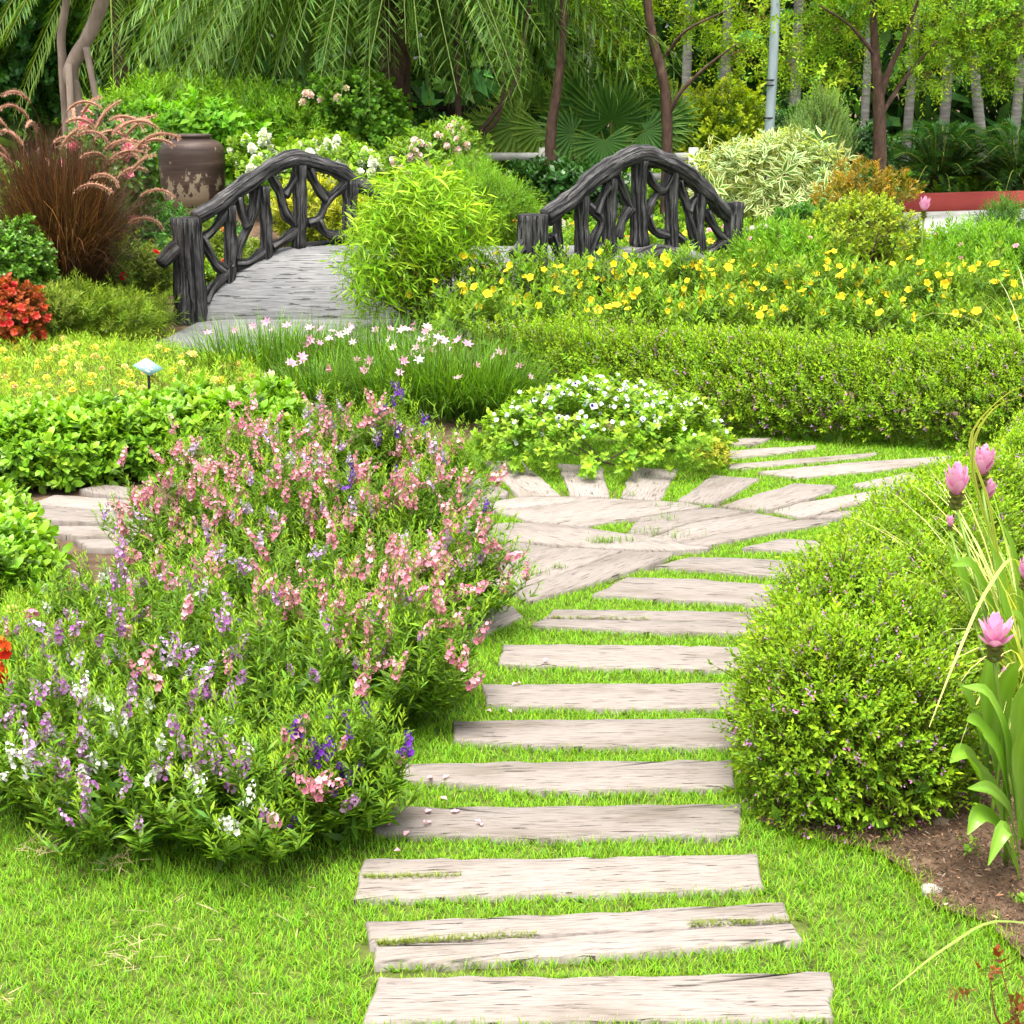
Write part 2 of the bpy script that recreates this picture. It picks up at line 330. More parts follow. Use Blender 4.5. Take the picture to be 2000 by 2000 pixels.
ROCK = noisemat('rock', [(.3, (.14, .12, .1)), (.6, (.3, .26, .22)), (.8, (.42, .38, .33))], (8, 8, 8), bump=.9, dist=.03)
DARKWOOD = noisemat('dark_timber', [(.3, (.015, .01, .009)), (.7, (.04, .025, .02))], (6, 6, 20))
def jar_material():
    m, nt, b = mat('worn_glazed_clay', .5, .35); tc = node(nt, 'ShaderNodeTexCoord'); sx = node(nt, 'ShaderNodeSeparateXYZ'); nt.links.new(tc.outputs['Object'], sx.inputs[0])
    mp = node(nt, 'ShaderNodeMapping'); mp.inputs['Scale'].default_value = (1.2, 1.2, 16); n1 = node(nt, 'ShaderNodeTexNoise', Scale=1.0, Detail=6)
    nt.links.new(tc.outputs['Object'], mp.inputs[0]); nt.links.new(mp.outputs[0], n1.inputs['Vector'])
    r1 = ramp(nt, [(.3, (.04, .025, .02)), (.55, (.085, .053, .042)), (.75, (.15, .095, .07))]); nt.links.new(n1.outputs['Fac'], r1.inputs[0])
    mp2 = node(nt, 'ShaderNodeMapping'); mp2.inputs['Scale'].default_value = (7, 7, 4.5); mp2.inputs['Location'].default_value = (3.3, 1.2, .4); n2 = node(nt, 'ShaderNodeTexNoise', Scale=1.0, Detail=8, Roughness=.68)
    nt.links.new(tc.outputs['Object'], mp2.inputs[0]); nt.links.new(mp2.outputs[0], n2.inputs['Vector'])
    ad = node(nt, 'ShaderNodeMath', operation='MULTIPLY_ADD'); nt.links.new(sx.outputs['Z'], ad.inputs[0]); ad.inputs[1].default_value = -.42; nt.links.new(n2.outputs['Fac'], ad.inputs[2])
    r2 = ramp(nt, [(.385, (0, 0, 0)), (.41, (1, 1, 1))]); nt.links.new(ad.outputs[0], r2.inputs[0])
    mx = node(nt, 'ShaderNodeMix', data_type='RGBA'); nt.links.new(r2.outputs[0], mx.inputs[0]); nt.links.new(r1.outputs[0], mx.inputs[6]); mx.inputs[7].default_value = (.36, .28, .19, 1); nt.links.new(mx.outputs[2], b.inputs['Base Color'])
    rr = node(nt, 'ShaderNodeMapRange'); rr.inputs['To Min'].default_value = .48; rr.inputs['To Max'].default_value = .9; nt.links.new(r2.outputs[0], rr.inputs[0]); nt.links.new(rr.outputs[0], b.inputs['Roughness'])
    bp = node(nt, 'ShaderNodeBump', Strength=.35, Distance=.01); nt.links.new(n1.outputs['Fac'], bp.inputs['Height']); nt.links.new(bp.outputs[0], b.inputs['Normal'])
    return m
JAR = jar_material()

# ---------------------------------------------------------------- ground
m = MB(); s = 600; m.add([(-s, -s, -.03), (s, -s, -.03), (s, s, -.03), (-s, s, -.03)], [(0, 1, 2), (0, 2, 3)], A(1, 1, 1)); m.build('ground', SOIL, kind='structure')
LAWN = [(-60, 1480), (120, 1560), (300, 1600), (640, 1560), (720, 1480), (800, 1380), (850, 1300), (870, 1160), (860, 1000), (850, 880), (960, 850), (1430, 830), (2060, 850), (2060, 890), (1860, 950), (1640, 1080), (1500, 1250), (1440, 1400), (1460, 1550),
        (1560, 1630), (1700, 1655), (1775, 1700), (1830, 1770), (1930, 1800), (2010, 1880), (2120, 1960), (2120, 2200), (-120, 2200)]
LAWN_W = np.array([P(*q) for q in LAWN])
def sheet(name, poly, z, material):
    m = MB(); p = np.asarray(poly, float).copy(); p[:, 2] = z; c = p.mean(0)
    import mathutils
    tr = mathutils.geometry.tessellate_polygon([[Vector(v) for v in p]]); m.add(p, [t if area(p[list(t)]) > 0 else t[::-1] for t in tr], A(1, 1, 1), p[:, :2])
    return m.build(name, material, kind='structure')
sheet("lawn", LAWN_W, -.022, LAWNBASE)

# ---------------------------------------------------------------- planks
def Z(k, ox, oy): return lambda pts: [(ox + x * k, oy + y * k) for x, y in pts]
zA, zB, zC, zD = Z(.3623, 650, 1300), Z(.2588, 880, 840), Z(.3106, 1250, 820), Z(.207, 0, 880)
PLANKS = [[(737, 1905), (1180, 1902), (1622, 1896), (1628, 1983), (1170, 1991), (708, 1992)],
  [(712, 1798), (1120, 1782), (1532, 1760), (1546, 1797), (1130, 1820), (722, 1842)], [(731, 1846), (1130, 1824), (1548, 1801), (1570, 1834), (1140, 1866), (730, 1881)],
  [(710, 1675), (1100, 1672), (1481, 1664), (1493, 1729), (1090, 1745), (690, 1751)], [(717, 1575), (1090, 1572), (1449, 1567), (1443, 1626), (1080, 1636), (732, 1624)],
  [(770, 1490), (1080, 1486), (1430, 1483), (1436, 1534), (1120, 1544), (766, 1520)], [(882, 1407), (1150, 1404), (1440, 1402), (1444, 1455), (1150, 1457), (886, 1444)],
  [(940, 1335), (1180, 1333), (1450, 1332), (1450, 1380), (1190, 1382), (950, 1374)], [(981, 1257), (1200, 1257), (1460, 1262), (1460, 1305), (1200, 1302), (974, 1294)],
  [(1079, 1188), (1250, 1189), (1480, 1193), (1480, 1212), (1270, 1208), (1060, 1205)], [(1056, 1209), (1270, 1211), (1480, 1215), (1480, 1235), (1270, 1233), (1038, 1219)],
  [(1224, 1127), (1350, 1130), (1530, 1143), (1520, 1183), (1350, 1172), (1157, 1161)], [(1352, 1086), (1450, 1089), (1580, 1097), (1570, 1128), (1420, 1116), (1275, 1105)], [(1530, 1051), (1660, 1060), (1640, 1082), (1449, 1069)]]
PLANKS += [zB(q) for q in ([(480, 1218), (600, 1288), (1100, 1140), (1540, 1002), (1690, 925), (1300, 912)], [(200, 1140), (470, 1212), (880, 1070), (1288, 908), (880, 884), (320, 1084)],
  [(120, 950), (120, 1130), (310, 1078), (860, 890), (450, 840)], [(60, 1400), (150, 1590), (545, 1388), (440, 1296)], [(160, 705), (640, 700), (1030, 738), (1390, 792), (1960, 890), (1700, 908), (1270, 896), (870, 870), (450, 830), (160, 800)],
  [(330, 604), (620, 690), (1030, 726), (1140, 698), (1500, 638), (1900, 574), (1760, 545), (1560, 530), (1085, 515), (750, 567)], [(160, 565), (330, 598), (740, 560), (1070, 508), (900, 498), (520, 499)],
  [(245, 230), (545, 228), (830, 488), (520, 493)], [(810, 250), (1145, 275), (1200, 503), (900, 493)], [(1380, 280), (1720, 290), (1585, 522), (1280, 500)], [(60, 330), (240, 370), (440, 470), (410, 500), (60, 560)])]
PLANKS += [zC(q) for q in ([(-95, 712), (20, 745), (300, 638), (680, 572), (430, 545), (0, 608)], [(30, 750), (260, 756), (620, 685), (975, 622), (700, 576), (300, 646)], [(270, 764), (620, 695), (985, 630), (1220, 626), (1190, 648), (760, 716), (480, 776), (330, 802), (190, 800)],
  [(510, 537), (760, 455), (980, 397), (1240, 412), (1210, 445), (830, 557), (700, 562)], [(835, 570), (1000, 520), (1300, 470), (1640, 415), (1660, 445), (1230, 562), (1010, 610)], [(1064, 608), (1260, 572), (1420, 565), (1250, 612)],
  [(450, 342), (755, 365), (485, 523), (235, 500)], [(740, 324), (1300, 265), (1960, 222), (1960, 250), (1500, 312), (1000, 358)], [(560, 272), (1000, 236), (1500, 198), (1440, 226), (900, 275), (560, 300)], [(560, 192), (1110, 154), (1110, 172), (800, 215), (560, 236)], [(560, 122), (830, 112), (740, 145), (560, 157)], [(1340, 396), (1710, 320), (1770, 348), (1600, 408), (1360, 414)])]
PLANKS += [zD(q) for q in ([(740, 362), (950, 312), (1300, 345), (1380, 450), (1200, 436), (900, 396)], [(300, 490), (500, 416), (620, 420), (1280, 465), (1520, 520), (1460, 576), (900, 541), (620, 521)], [(180, 548), (400, 537), (900, 556), (1400, 590), (1460, 692), (1000, 681), (500, 656), (250, 640)], [(420, 712), (700, 707), (1420, 714), (1380, 796), (800, 802), (500, 772)], [(700, 830), (1300, 822), (1240, 915), (820, 905)])]
path = empty('path', (0, 5, 0), kind='structure')
PLANK_W = []
for qi, q in enumerate(PLANKS):
    w = np.array([P(x, y, .004) for x, y in q])[:, :2]
    if area(w) < 0: w = w[::-1]
    PLANK_W.append(w); e = np.roll(w, -1, 0) - w; L = np.linalg.norm(e, axis=1); d = e[L.argmax()] / L.max()
    if qi in (21, 22, 23, 30): d = A(d[0], d[1])
    pd = A(-d[1], d[0]); per = []
    for i in range(len(w)):                                   # weathered, slightly uneven outline
        k = max(2, int(L[i] / .055))
        for t in np.arange(k) / k:
            j = 0.0 if t == 0 else .0045
            per.append(w[i] + e[i] * t + R.normal(size=2) * j)
    per = np.array(per); c = per.mean(0); n = len(per)
    tg_ = norm(np.roll(per, -1, 0) - np.roll(per, 1, 0)); inn = per + np.c_[-tg_[:, 1], tg_[:, 0]] * .009
    ring = lambda xy, z: np.c_[xy, z]
    zt = .004 + R.normal() * .002
    V = np.vstack([ring(per, np.full(n, -.05)), ring(per, np.full(n, zt - .008)), ring(inn, zt + R.normal(size=n) * .0004), [[c[0], c[1], zt + .001]]])
    T = []
    for r0 in (0, 1):
        for i in range(n): a, b = r0 * n + i, r0 * n + (i + 1) % n; T += [(a, b, b + n), (a, b + n, a + n)]
    for i in range(n): T.append((2 * n + i, 2 * n + (i + 1) % n, 3 * n))
    off = R.random(2) * 40; U = np.c_[V[:, :2] @ d, V[:, :2] @ pd] + off
    m = MB(); m.add(V, T, A(1, 1, 1), U); o = m.build('plank', PLANK, path)

# ---------------------------------------------------------------- lawn grass
def inplanks(x, y, shrink=0.0):
    hit = np.zeros(len(x), bool)
    for w in PLANK_W:
        lo, hi = w.min(0), w.max(0); k = np.where((x > lo[0]) & (x < hi[0]) & (y > lo[1]) & (y < hi[1]))[0]
        if len(k):
            ins = inpoly(x[k], y[k], w)
            if shrink: ins &= edgedist(x[k], y[k], w) > shrink
            hit[k[ins]] = True
    return hit
def gap(x, y, d=.05):                 # narrow joints between two neighbouring planks stay bare
    c = np.zeros(len(x), int)
    for w in PLANK_W:
        lo, hi = w.min(0) - d, w.max(0) + d; k = np.where((x > lo[0]) & (x < hi[0]) & (y > lo[1]) & (y < hi[1]))[0]
        if len(k): c[k[edgedist(x[k], y[k], w) < d]] += 1
    return c >= 2
def lawn_blades():
    m = MB(); xy = polyrand(LAWN_W, 310000); g = xy[:, 1]; u = xy[:, 0] / (g * cp + CAM_H * sp) * F + 1000
    dens = np.clip(1.15 - (g - 3.2) * .10, .4, 1) * np.clip(.95 + .45 * lump(xy[:, 0] * 2, xy[:, 1] * 2, 1.7), .22, 1)
    keep = ~gap(xy[:, 0], xy[:, 1]) & (g > 2.95) & (u > -60) & (u < 2060) & (R.random(len(g)) < dens) & ~inplanks(xy[:, 0], xy[:, 1], .006)
    xy = xy[keep]; n = len(xy); g = xy[:, 1]
    ed = np.ones(n) * 9
    patch = lump(xy[:, 0] * 1.3, xy[:, 1] * 1.3, 1.1, 2.0)
    em = np.interp(g, [3, 4.5, 6.5, 9], [.0125, .011, .007, .006]); L = .020 + em * (.45 + .9 * R.random(n) ** 1.4) * (1 + .35 * patch); w = (.0021 + .0012 * R.random(n)) * (1 + np.maximum(g - 3.5, 0) * .14)
    lean = R.random(n) ** .7 * 1.1
    dry = R.random(n) < (.015 + .035 * (lump(xy[:, 0] * 2, xy[:, 1] * 2, 2.2, 5) > .45))
    az = R.random(n) * 2 * PI; base = np.c_[xy, np.full(n, -.020)]
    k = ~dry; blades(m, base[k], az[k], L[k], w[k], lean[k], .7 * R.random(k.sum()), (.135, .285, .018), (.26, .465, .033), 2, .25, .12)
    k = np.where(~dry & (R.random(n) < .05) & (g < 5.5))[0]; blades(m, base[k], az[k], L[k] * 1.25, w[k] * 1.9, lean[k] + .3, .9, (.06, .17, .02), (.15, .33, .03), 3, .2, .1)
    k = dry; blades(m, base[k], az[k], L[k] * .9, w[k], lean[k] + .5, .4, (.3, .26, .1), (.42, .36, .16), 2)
    # longer fringe hanging over the plank edges
    B = []
    for wp in PLANK_W[:14] + PLANK_W[14:]:
        e = np.roll(wp, -1, 0) - wp; LL = np.linalg.norm(e, axis=1)
        for i in range(len(wp)):
            k = int(LL[i] * 170); t = R.random(k)[:, None]; o = A(e[i][1], -e[i][0]) / LL[i]
            B.append(wp[i] + e[i] * t + o * (.001 + .012 * R.random((k, 1))))
    B = np.concatenate(B); B = B[~inplanks(B[:, 0], B[:, 1], .002) & inpoly(B[:, 0], B[:, 1], LAWN_W) & ~gap(B[:, 0], B[:, 1])]; n = len(B); em = np.interp(B[:, 1], [3, 4.5, 6.5, 9], [.015, .013, .0075, .006])
    blades(m, np.c_[B, np.full(n, -.018)], R.random(n) * 2 * PI, .018 + em * (.5 + R.random(n)), .0028, R.random(n), .7 * R.random(n), (.15, .27, .014), (.31, .48, .028), 2, .22, .1)
    # ragged edge of the turf against beds
    e = np.roll(LAWN_W, -1, 0) - LAWN_W; LL = np.linalg.norm(e, axis=1); k = 22000; i = R.choice(len(LL), k, p=LL / LL.sum()); B = (LAWN_W[i] + e[i] * R.random((k, 1)))[:, :2] + R.normal(size=(k, 2)) * .022
    u = B[:, 0] / (B[:, 1] * cp + CAM_H * sp) * F + 1000; B = B[(u > -40) & (u < 2040) & (B[:, 1] > 2.9) & ~inplanks(B[:, 0], B[:, 1], 0)]; n = len(B)
    blades(m, np.c_[B, np.full(n, -.012)], R.random(n) * 2 * PI, .022 + .028 * R.random(n), .0028, R.random(n) * 1.1, .9 * R.random(n), (.12, .24, .014), (.27, .44, .025), 2, .25, .12)
    # tufts in cracks and between junction planks
    for (px, py, k, r) in ((1180, 1063, 90, .035), (1175, 1060, 40, .05), (1090, 1113, 30, .02), (1222, 1060, 25, .03), (1045, 1125, 25, .03), (1260, 1042, 60, .09), (1310, 1050, 40, .08), (1235, 969, 20, .02), (1300, 1017, 30, .05), (1480, 1000, 25, .06), (1320, 990, 35, .08), (1215, 950, 15, .05)):
        c = P(px, py); b = c + np.c_[R.normal(size=(k, 2)) * A(r, r * .35), np.zeros(k)]; blades(m, b, R.random(k) * 2 * PI, .03 + .03 * R.random(k), .003, R.random(k), .6, (.09, .18, .012), (.2, .33, .03), 2)
    for (a, b_, k) in (((735, 1845), (1050, 1826), 500), ((1350, 1808), (1550, 1799), 300), ((712, 1715), (900, 1712), 330), ((1070, 1207), (1270, 1210), 200)):
        a = P(*a, .0); b_ = P(*b_, .0); t = R.random((k, 1)) ** 1.3; b = a + (b_ - a) * t + np.c_[R.normal(size=(k, 2)) * .004, np.zeros(k)]
        blades(m, b, R.random(k) * 2 * PI, .012 + .014 * R.random(k), .0024, R.random(k) + .2, .8, (.16, .2, .03), (.25, .31, .05), 2)
    m.build('lawn_grass', GRASS, kind='stuff')
    # straw and dead stalks lying on the lawn
    m = MB()
    for (px, py, n, r) in ((90, 1660, 45, .03), (235, 1690, 26, .03), (250, 1860, 26, .05), (330, 1815, 5, .08), (520, 1770, 3, .1), (560, 1820, 4, .08), (430, 1880, 3, .1), (15, 1955, 6, .03)):
        c = P(px, py); b = np.c_[c[:2] + R.normal(size=(n, 2)) * r, np.full(n, .014)]; blades(m, b, R.random(n) * 2 * PI, .025 + .05 * R.random(n), .0025, 1.55, .15, (.3, .22, .12), (.5, .4, .24), 3)
    m.build('straw', DRY, kind='stuff')
lawn_blades()

# ---------------------------------------------------------------- footbridge
NL, NR, AX = A(-3.03, 14.3, 0), A(.17, 14.3, 0), A(2.12, 1.55, 0)
def deck_z(s): return .60 * np.clip(4 * s * (1 - s), 0, None) ** .85
def railpt(side, px, py, off=0.0):         # pixel -> point in the vertical plane of that railing
    o = (NL if side == 0 else NR).copy(); n = norm(A(-AX[1], AX[0], 0)); d = ray(px, py); c = A(0, 0, CAM_H)
    t = ((o - c) @ n) / (d @ n); return c + d * t + n * off
z5, z6 = Z(.2588, 280, 260), Z(.2847, 950, 240)
bridge = empty('footbridge', (-.6, 15.0, 0), 'arched dark grey log-style footbridge with branch railings behind the flower beds', 'bridge')
def deck_grid(s0, s1, ns, x0, x1, thick, name, zf, material, parent, kind=None, front=None):
    m = MB(); ss = np.linspace(s0, s1, ns); tt = np.linspace(x0, x1, 24); V = []; U = []
    for s in ss:
        for t in tt:
            p = NL + A(3.2, 0, 0) * t + AX * s; V.append((p[0], p[1], zf(s) + .006 * math.sin(p[1] * 19 + math.sin(p[0] * 3) * 2))); U.append((p[0], p[1]))
    V = np.array(V); n = len(tt); T = []
    for i in range(ns - 1):
        for j in range(n - 1): a = i * n + j; T += [(a, a + 1, a + n + 1), (a, a + n + 1, a + n)]
    nv = len(V); V2 = V - A(0, 0, thick); Vx = np.vstack([V, V2]); Ux = np.array(U + U)
    T += [(a + nv, c + nv, b + nv) for a, b, c in T]
    rim = [j for j in range(n)] + [i * n + n - 1 for i in range(1, ns)] + [(ns - 1) * n + j for j in range(n - 2, -1, -1)] + [i * n for i in range(ns - 2, 0, -1)]
    for a, b in zip(rim, rim[1:] + rim[:1]): T += [(a, a + nv, b + nv), (a, b + nv, b)]
    m.add(Vx, T, A(1, 1, 1), Ux); return m.build(name, material, parent, True, kind)
deck_grid(0.0, 1.0, 30, -.03, 1.05, .14, 'deck', lambda s: float(deck_z(s)) + .012, DECK, bridge)
AP = [(250, 688), (330, 660), (385, 632), (480, 622), (1010, 622), (980, 660), (760, 690), (640, 700), (420, 705), (300, 700)]
sheet('bridge_path', np.array([P(*q) for q in AP]), .010, DECK)
def rail_tube(name, side, pts, rad, zz, sides=14, rough=.16, ridge=5, n=None, off=0.0, seed=0, offs=None):
    q = zz(pts); w = [railpt(side, *p, off=(off if offs is None else offs[i])) for i, p in enumerate(q)]
    m = MB(); tube(m, w, rad, sides, n or max(7, 9 * (len(w) - 1)), (1, 1, 1), rough, ridge, True, seed); return m.build(name, BARK, bridge, True)
def newel(side, z, top, base, r, zz):
    m = MB(); a = railpt(side, *zz([base])[0]); b = railpt(side, *zz([top])[0]); a[2] = min(a[2], 0) - .05
    b[0] = b[0] * .5 + a[0] * .5; a[0] = b[0]; a[1] = b[1] = (a[1] + b[1]) / 2 if False else b[1]
    tube(m, [a, a * .5 + b * .5, b], [r * 1.1, r, r * .97], 22, 20, (1, 1, 1), .07, 7, True, side); o = m.build('post', BARK, bridge, True); return o
newel(0, 0, (335, 640), (350, 1430), .142, z5); newel(1, 0, (315, 630), (320, 1200), .142, z6); newel(1, 0, (1690, 545), (1690, 1030), .10, z6)
# left far newel, hidden for the most part by the bamboo bush
m = MB(); q = NL + AX; tube(m, [q - A(0, 0, .05), q + A(0, 0, .97)], .12, 16, 10, (1, 1, 1), .07, 7); m.build('post', BARK, bridge, True)
rail_tube('handrail', 0, [(395, 640), (550, 550), (700, 440), (850, 335), (1000, 240), (1150, 188), (1300, 222), (1500, 300), (1700, 430), (1950, 560), (2250, 690)], [.07, .08, .078, .08, .078, .08, .078, .072, .066, .066], z5, 16, .17, 5, 90, seed=3)
rail_tube('handrail', 1, [(410, 650), (600, 505), (750, 375), (900, 275), (1050, 218), (1200, 255), (1350, 335), (1500, 465), (1600, 580), (1690, 680)], [.082, .09, .092, .094, .095, .094, .09, .084, .078, .066], z6, 16, .17, 5, 90, seed=5)
for k, (sd, a, b, zz, r) in enumerate(((0, (120, 985), (330, 790), z5, .075), (1, (170, 905), (330, 780), z6, .07))):       # cut log ends poking through the newels
    p = zz([a, b]); w0 = railpt(sd, *p[0], off=-.03); w1 = railpt(sd, *p[1], off=.03); m = MB(); tube(m, [w0, w0 * .5 + w1 * .5, w1], [r * .8, r, r], 14, 12, (1, 1, 1), .08, 5, True, k); m.build('log_stub', BARK, bridge, True)
for (a, b, r) in (((650, 545), (655, 1200), .052), ((905, 400), (935, 1015), .052), ((1180, 240), (1175, 865), .06), ((1560, 360), (1545, 830), .066), ((1850, 500), (1850, 900), .055), ((2100, 640), (2100, 1000), .055)):
    rail_tube('baluster', 0, [a, ((a[0] + b[0]) / 2 + 6, (a[1] + b[1]) / 2), b], [r * 1.2, r * 1.08, r * 1.3], z5, 14, .17, 5, 16, seed=int(a[0]))
for (a, b, r) in (((655, 500), (665, 1040), .062), ((850, 380), (845, 965), .06), ((1050, 260), (1050, 850), .068), ((1275, 300), (1275, 905), .058), ((1465, 480), (1460, 990), .056), ((545, 560), (545, 880), .04)):
    rail_tube('baluster', 1, [a, ((a[0] + b[0]) / 2 - 6, (a[1] + b[1]) / 2), b], [r * 1.22, r * 1.1, r * 1.45], z6, 14, .17, 5, 16, seed=int(a[0]), off=(.12 if a[0] == 545 else 0))
BR0 = [[(430, 780), (490, 890), (545, 990), (610, 1040)], [(465, 1275), (520, 1180), (570, 1110), (660, 990)], [(445, 800), (520, 740), (580, 660), (640, 560)], [(715, 480), (745, 620), (785, 700)], [(700, 950), (735, 820), (800, 690), (830, 560), (845, 420)],
       [(700, 990), (800, 975), (930, 870)], [(960, 320), (1020, 430), (1075, 600), (1150, 690)], [(1070, 470), (1120, 400), (1170, 320)], [(970, 860), (1070, 800), (1180, 700)], [(1245, 270), (1310, 400), (1380, 500)], [(1240, 680), (1330, 640), (1390, 510), (1470, 430), (1550, 360)], [(1310, 660), (1380, 755), (1520, 775)]]
BR1 = [[(440, 770), (500, 900), (560, 1000)], [(690, 560), (780, 670), (735, 800), (680, 930)], [(890, 330), (940, 460), (1000, 590), (1060, 620)], [(980, 590), (930, 680), (895, 790)], [(1090, 330), (1150, 430), (1210, 460), (1260, 360)], [(1200, 450), (1130, 560), (1100, 640)], [(1100, 640), (1150, 740), (1270, 780)], [(1310, 400), (1370, 560), (1400, 700), (1440, 850)],
       [(1300, 770), (1390, 830), (1500, 890)], [(1385, 610), (1430, 530), (1500, 520)], [(1510, 610), (1580, 730), (1660, 830)], [(830, 845), (740, 860)], [(1500, 900), (1570, 860), (1650, 790)], [(740, 620), (780, 520), (840, 400)]]
for sd, BR, zz in ((0, BR0, z5), (1, BR1, z6)):
    for k, b in enumerate(BR): rail_tube('branch', sd, b, [.052, .042, .046, .054], zz, 10, .26, 4, seed=k + 40 * sd, off=R.normal() * .012)
rail_tube('edge_log', 1, [(600, 1060), (850, 1030), (980, 930), (1130, 880), (1260, 930), (1400, 1030)], [.07, .1, .1, .085, .075, .06], z6, 14, .15, 6, 40, off=-.14)
rail_tube('edge_log', 1, [(560, 1110), (800, 1010), (1000, 960), (1180, 940), (1330, 990), (1480, 1080)], [.09, .1, .12, .12, .1, .08], z6, 14, .15, 6, 40, off=-.02)
rail_tube('edge_log', 0, [(350, 1440), (650, 1215), (930, 1025), (1180, 880), (1550, 860), (1900, 960)], [.05, .05, .05, .05, .05, .05], z5, 12, .1, 5, 40, off=.06)

# ---------------------------------------------------------------- jar on its raised bed
def bump_sheet(name, c, rx, ry, h, material):
    m = MB(); n, k = 40, 10; V = [(c[0], c[1], h - .02)]; T = []
    for i in range(1, k + 1):
        r = i / k
        for j in range(n): a = j / n * 2 * PI; V.append((c[0] + rx * r * math.cos(a), c[1] + ry * r * math.sin(a), h * (1 - r ** 2.2) - .02 - (.03 if i == k else 0)))
    for j in range(n):
        T.append((0, 1 + j, 1 + (j + 1) % n))
        for i in range(k - 1): a = 1 + i * n + j; b = 1 + i * n + (j + 1) % n; T += [(a, a + n, b + n), (a, b + n, b)]
    m.add(V, T, A(1, 1, 1)); return m.build(name, material, smooth=True, kind='structure')
JC = PG(379, 395, 19.5); MH = JC[2]
bump_sheet('planting_mound', (JC[0] + .3, 20.2), 4.2, 3.6, MH + .02, SOIL)
k = (19.5 * cp + 1.0 * sp) / F
m = MB(); rr = 64 * k; hh = 138 * k
lathe(m, [(.01, 0), (rr * .72, 0), (rr * .80, .01), (rr * .91, hh * .14), (rr * .975, hh * .32), (rr * 1.0, hh * .55), (rr * 1.0, hh * .72), (rr * .985, hh * .80), (rr * .93, hh * .855), (rr * .82, hh * .9), (rr * .68, hh * .925), (rr * .6, hh * .935), (rr * .59, hh * .95), (rr * .63, hh * .96), (rr * .645, hh * .975), (rr * .63, hh * .995), (rr * .58, hh * .998), (rr * .53, hh * .98), (rr * .51, hh * .93), (rr * .7, hh * .86), (rr * .85, hh * .6), (rr * .75, hh * .2), (.01, hh * .1)], (0, 0, 0), 40, jit=.006)
jar = m.build('clay_jar', JAR, smooth=True, origin=(0, 0, 0)); jar.location = (JC[0], JC[1], MH - .05); jar['label'] = 'large brown glazed clay jar with peeling pale patches behind the bridge'; jar['category'] = 'jar'

# ---------------------------------------------------------------- plant label in the portulaca bed
sb = A(*PG(292, 762, 9.6)[:2], 0); sign = empty('plant_label', sb, 'small pale blue plant label on a black stake among yellow flowers', 'sign')
pc = PG(289, 717, sb[1]); a_, b_ = A(.105, -.012, -.066), A(-.08, -.04, -.04); nn_ = norm(np.cross(b_, a_)); nn_ = nn_ if nn_[2] > 0 else -nn_
def plate(c, a, b, t, col, name, parent):
    m = MB(); V = [c + sa * a / 2 + sb_ * b / 2 + q * nn_ * t for q in (0, 1) for sa, sb_ in ((-1, -1), (1, -1), (1, 1), (-1, 1))]
    T = [(0, 1, 2), (0, 2, 3), (4, 6, 5), (4, 7, 6)] + [t_ for i in range(4) for t_ in ((i, i + 4, (i + 1) % 4 + 4), (i, (i + 1) % 4 + 4, (i + 1) % 4))]
    m.add(V, T, A(*col)); return m.build(name, PLAIN, parent)
pl = plate(pc, a_, b_, .006, (.24, .42, .42), 'plate', sign)
m = MB(); tube(m, [sb - A(0, 0, .05), pc - nn_ * .004], .009, 8, 4, (.012, .014, .016)); m.build('stake', PLAIN, sign)
for row, ln in ((-.25, (.3, .2)), (.02, (.28, .34)), (.27, (.4, .25))):
    x = -.4
    for l in ln:
        plate(pc + nn_ * .0062 + a_ * (x + l / 2) + b_ * row, a_ * l, b_ * .12, .0006, (.75, .8, .8), 'lettering', pl); x += l + .08

# ---------------------------------------------------------------- generic plants
def stems(m, base, tips, r=.01, col=(.1, .075, .05), bend=.15):
    for t in tips:
        mid = (base + t) / 2 + R.normal(size=3) * np.linalg.norm(t - base) * bend * A(1, 1, .3)
        tube(m, [base + R.normal(size=3) * A(.04, .04, 0), mid, t], [r, r * .7, r * .35], 5, 6, col, caps=False)
def shrub(name, label, cat, bl, tm, n, size=1.0, mix=(.8, .5, .5), material=None, tint=.2, hue=.08, depth=.35, amp=.14, base=None, group=None, nstem=7, stemr=.014, stemcol=(.1, .075, .05), rej=.8, foliage='foliage', zmin=.03):
    b0 = np.mean([b[0] for b in bl], 0); base = A(b0[0], b0[1], 0.0) if base is None else np.asarray(base, float)
    o = empty(name, base, label, cat, group); p, nn = blobpts(bl, n, depth, amp, zmin, rej); k = len(p)
    tms = tm if isinstance(tm, list) else [tm]; m = MB(); w = R.integers(0, len(tms), k)
    d = nn * mix[0] + UP * mix[1] + rv(k) * mix[2]
    for i, t in enumerate(tms):
        q = w == i; scatter(m, t, p[q], d[q], size * np.exp(R.normal(size=q.sum()) * .2), None, tint, hue)
    m.build(foliage, LEAF if material is None else material, o, kind='stuff')
    if nstem:
        m = MB(); stems(m, base - A(0, 0, .03), p[R.choice(k, min(k, nstem))] * .96 + (b0 * .04), stemr, stemcol); m.build('stem', DRY, o)
    return o, p, nn
def flowerset(parent, name, meshes, p, nn, scale=1.0, jit=.25, face=.35, sj=.15):
    cd = norm(A(0, 0, CAM_H) - p); d = norm(nn * .7 + UP * .25 + cd * face + rv(len(p)) * jit)
    for i in range(len(p)): inst(name, meshes[i % len(meshes)], parent, p[i], d[i], R.random() * 6.28, scale * math.exp(R.normal() * sj))
def pick(p, nn, n, top=.0):          # outer points that face the camera or the sky
    cd = norm(A(0, 0, CAM_H) - p); ok = np.where((nn * cd).sum(1) > .1 + top)[0]
    return R.choice(ok, min(n, len(ok)), replace=False)
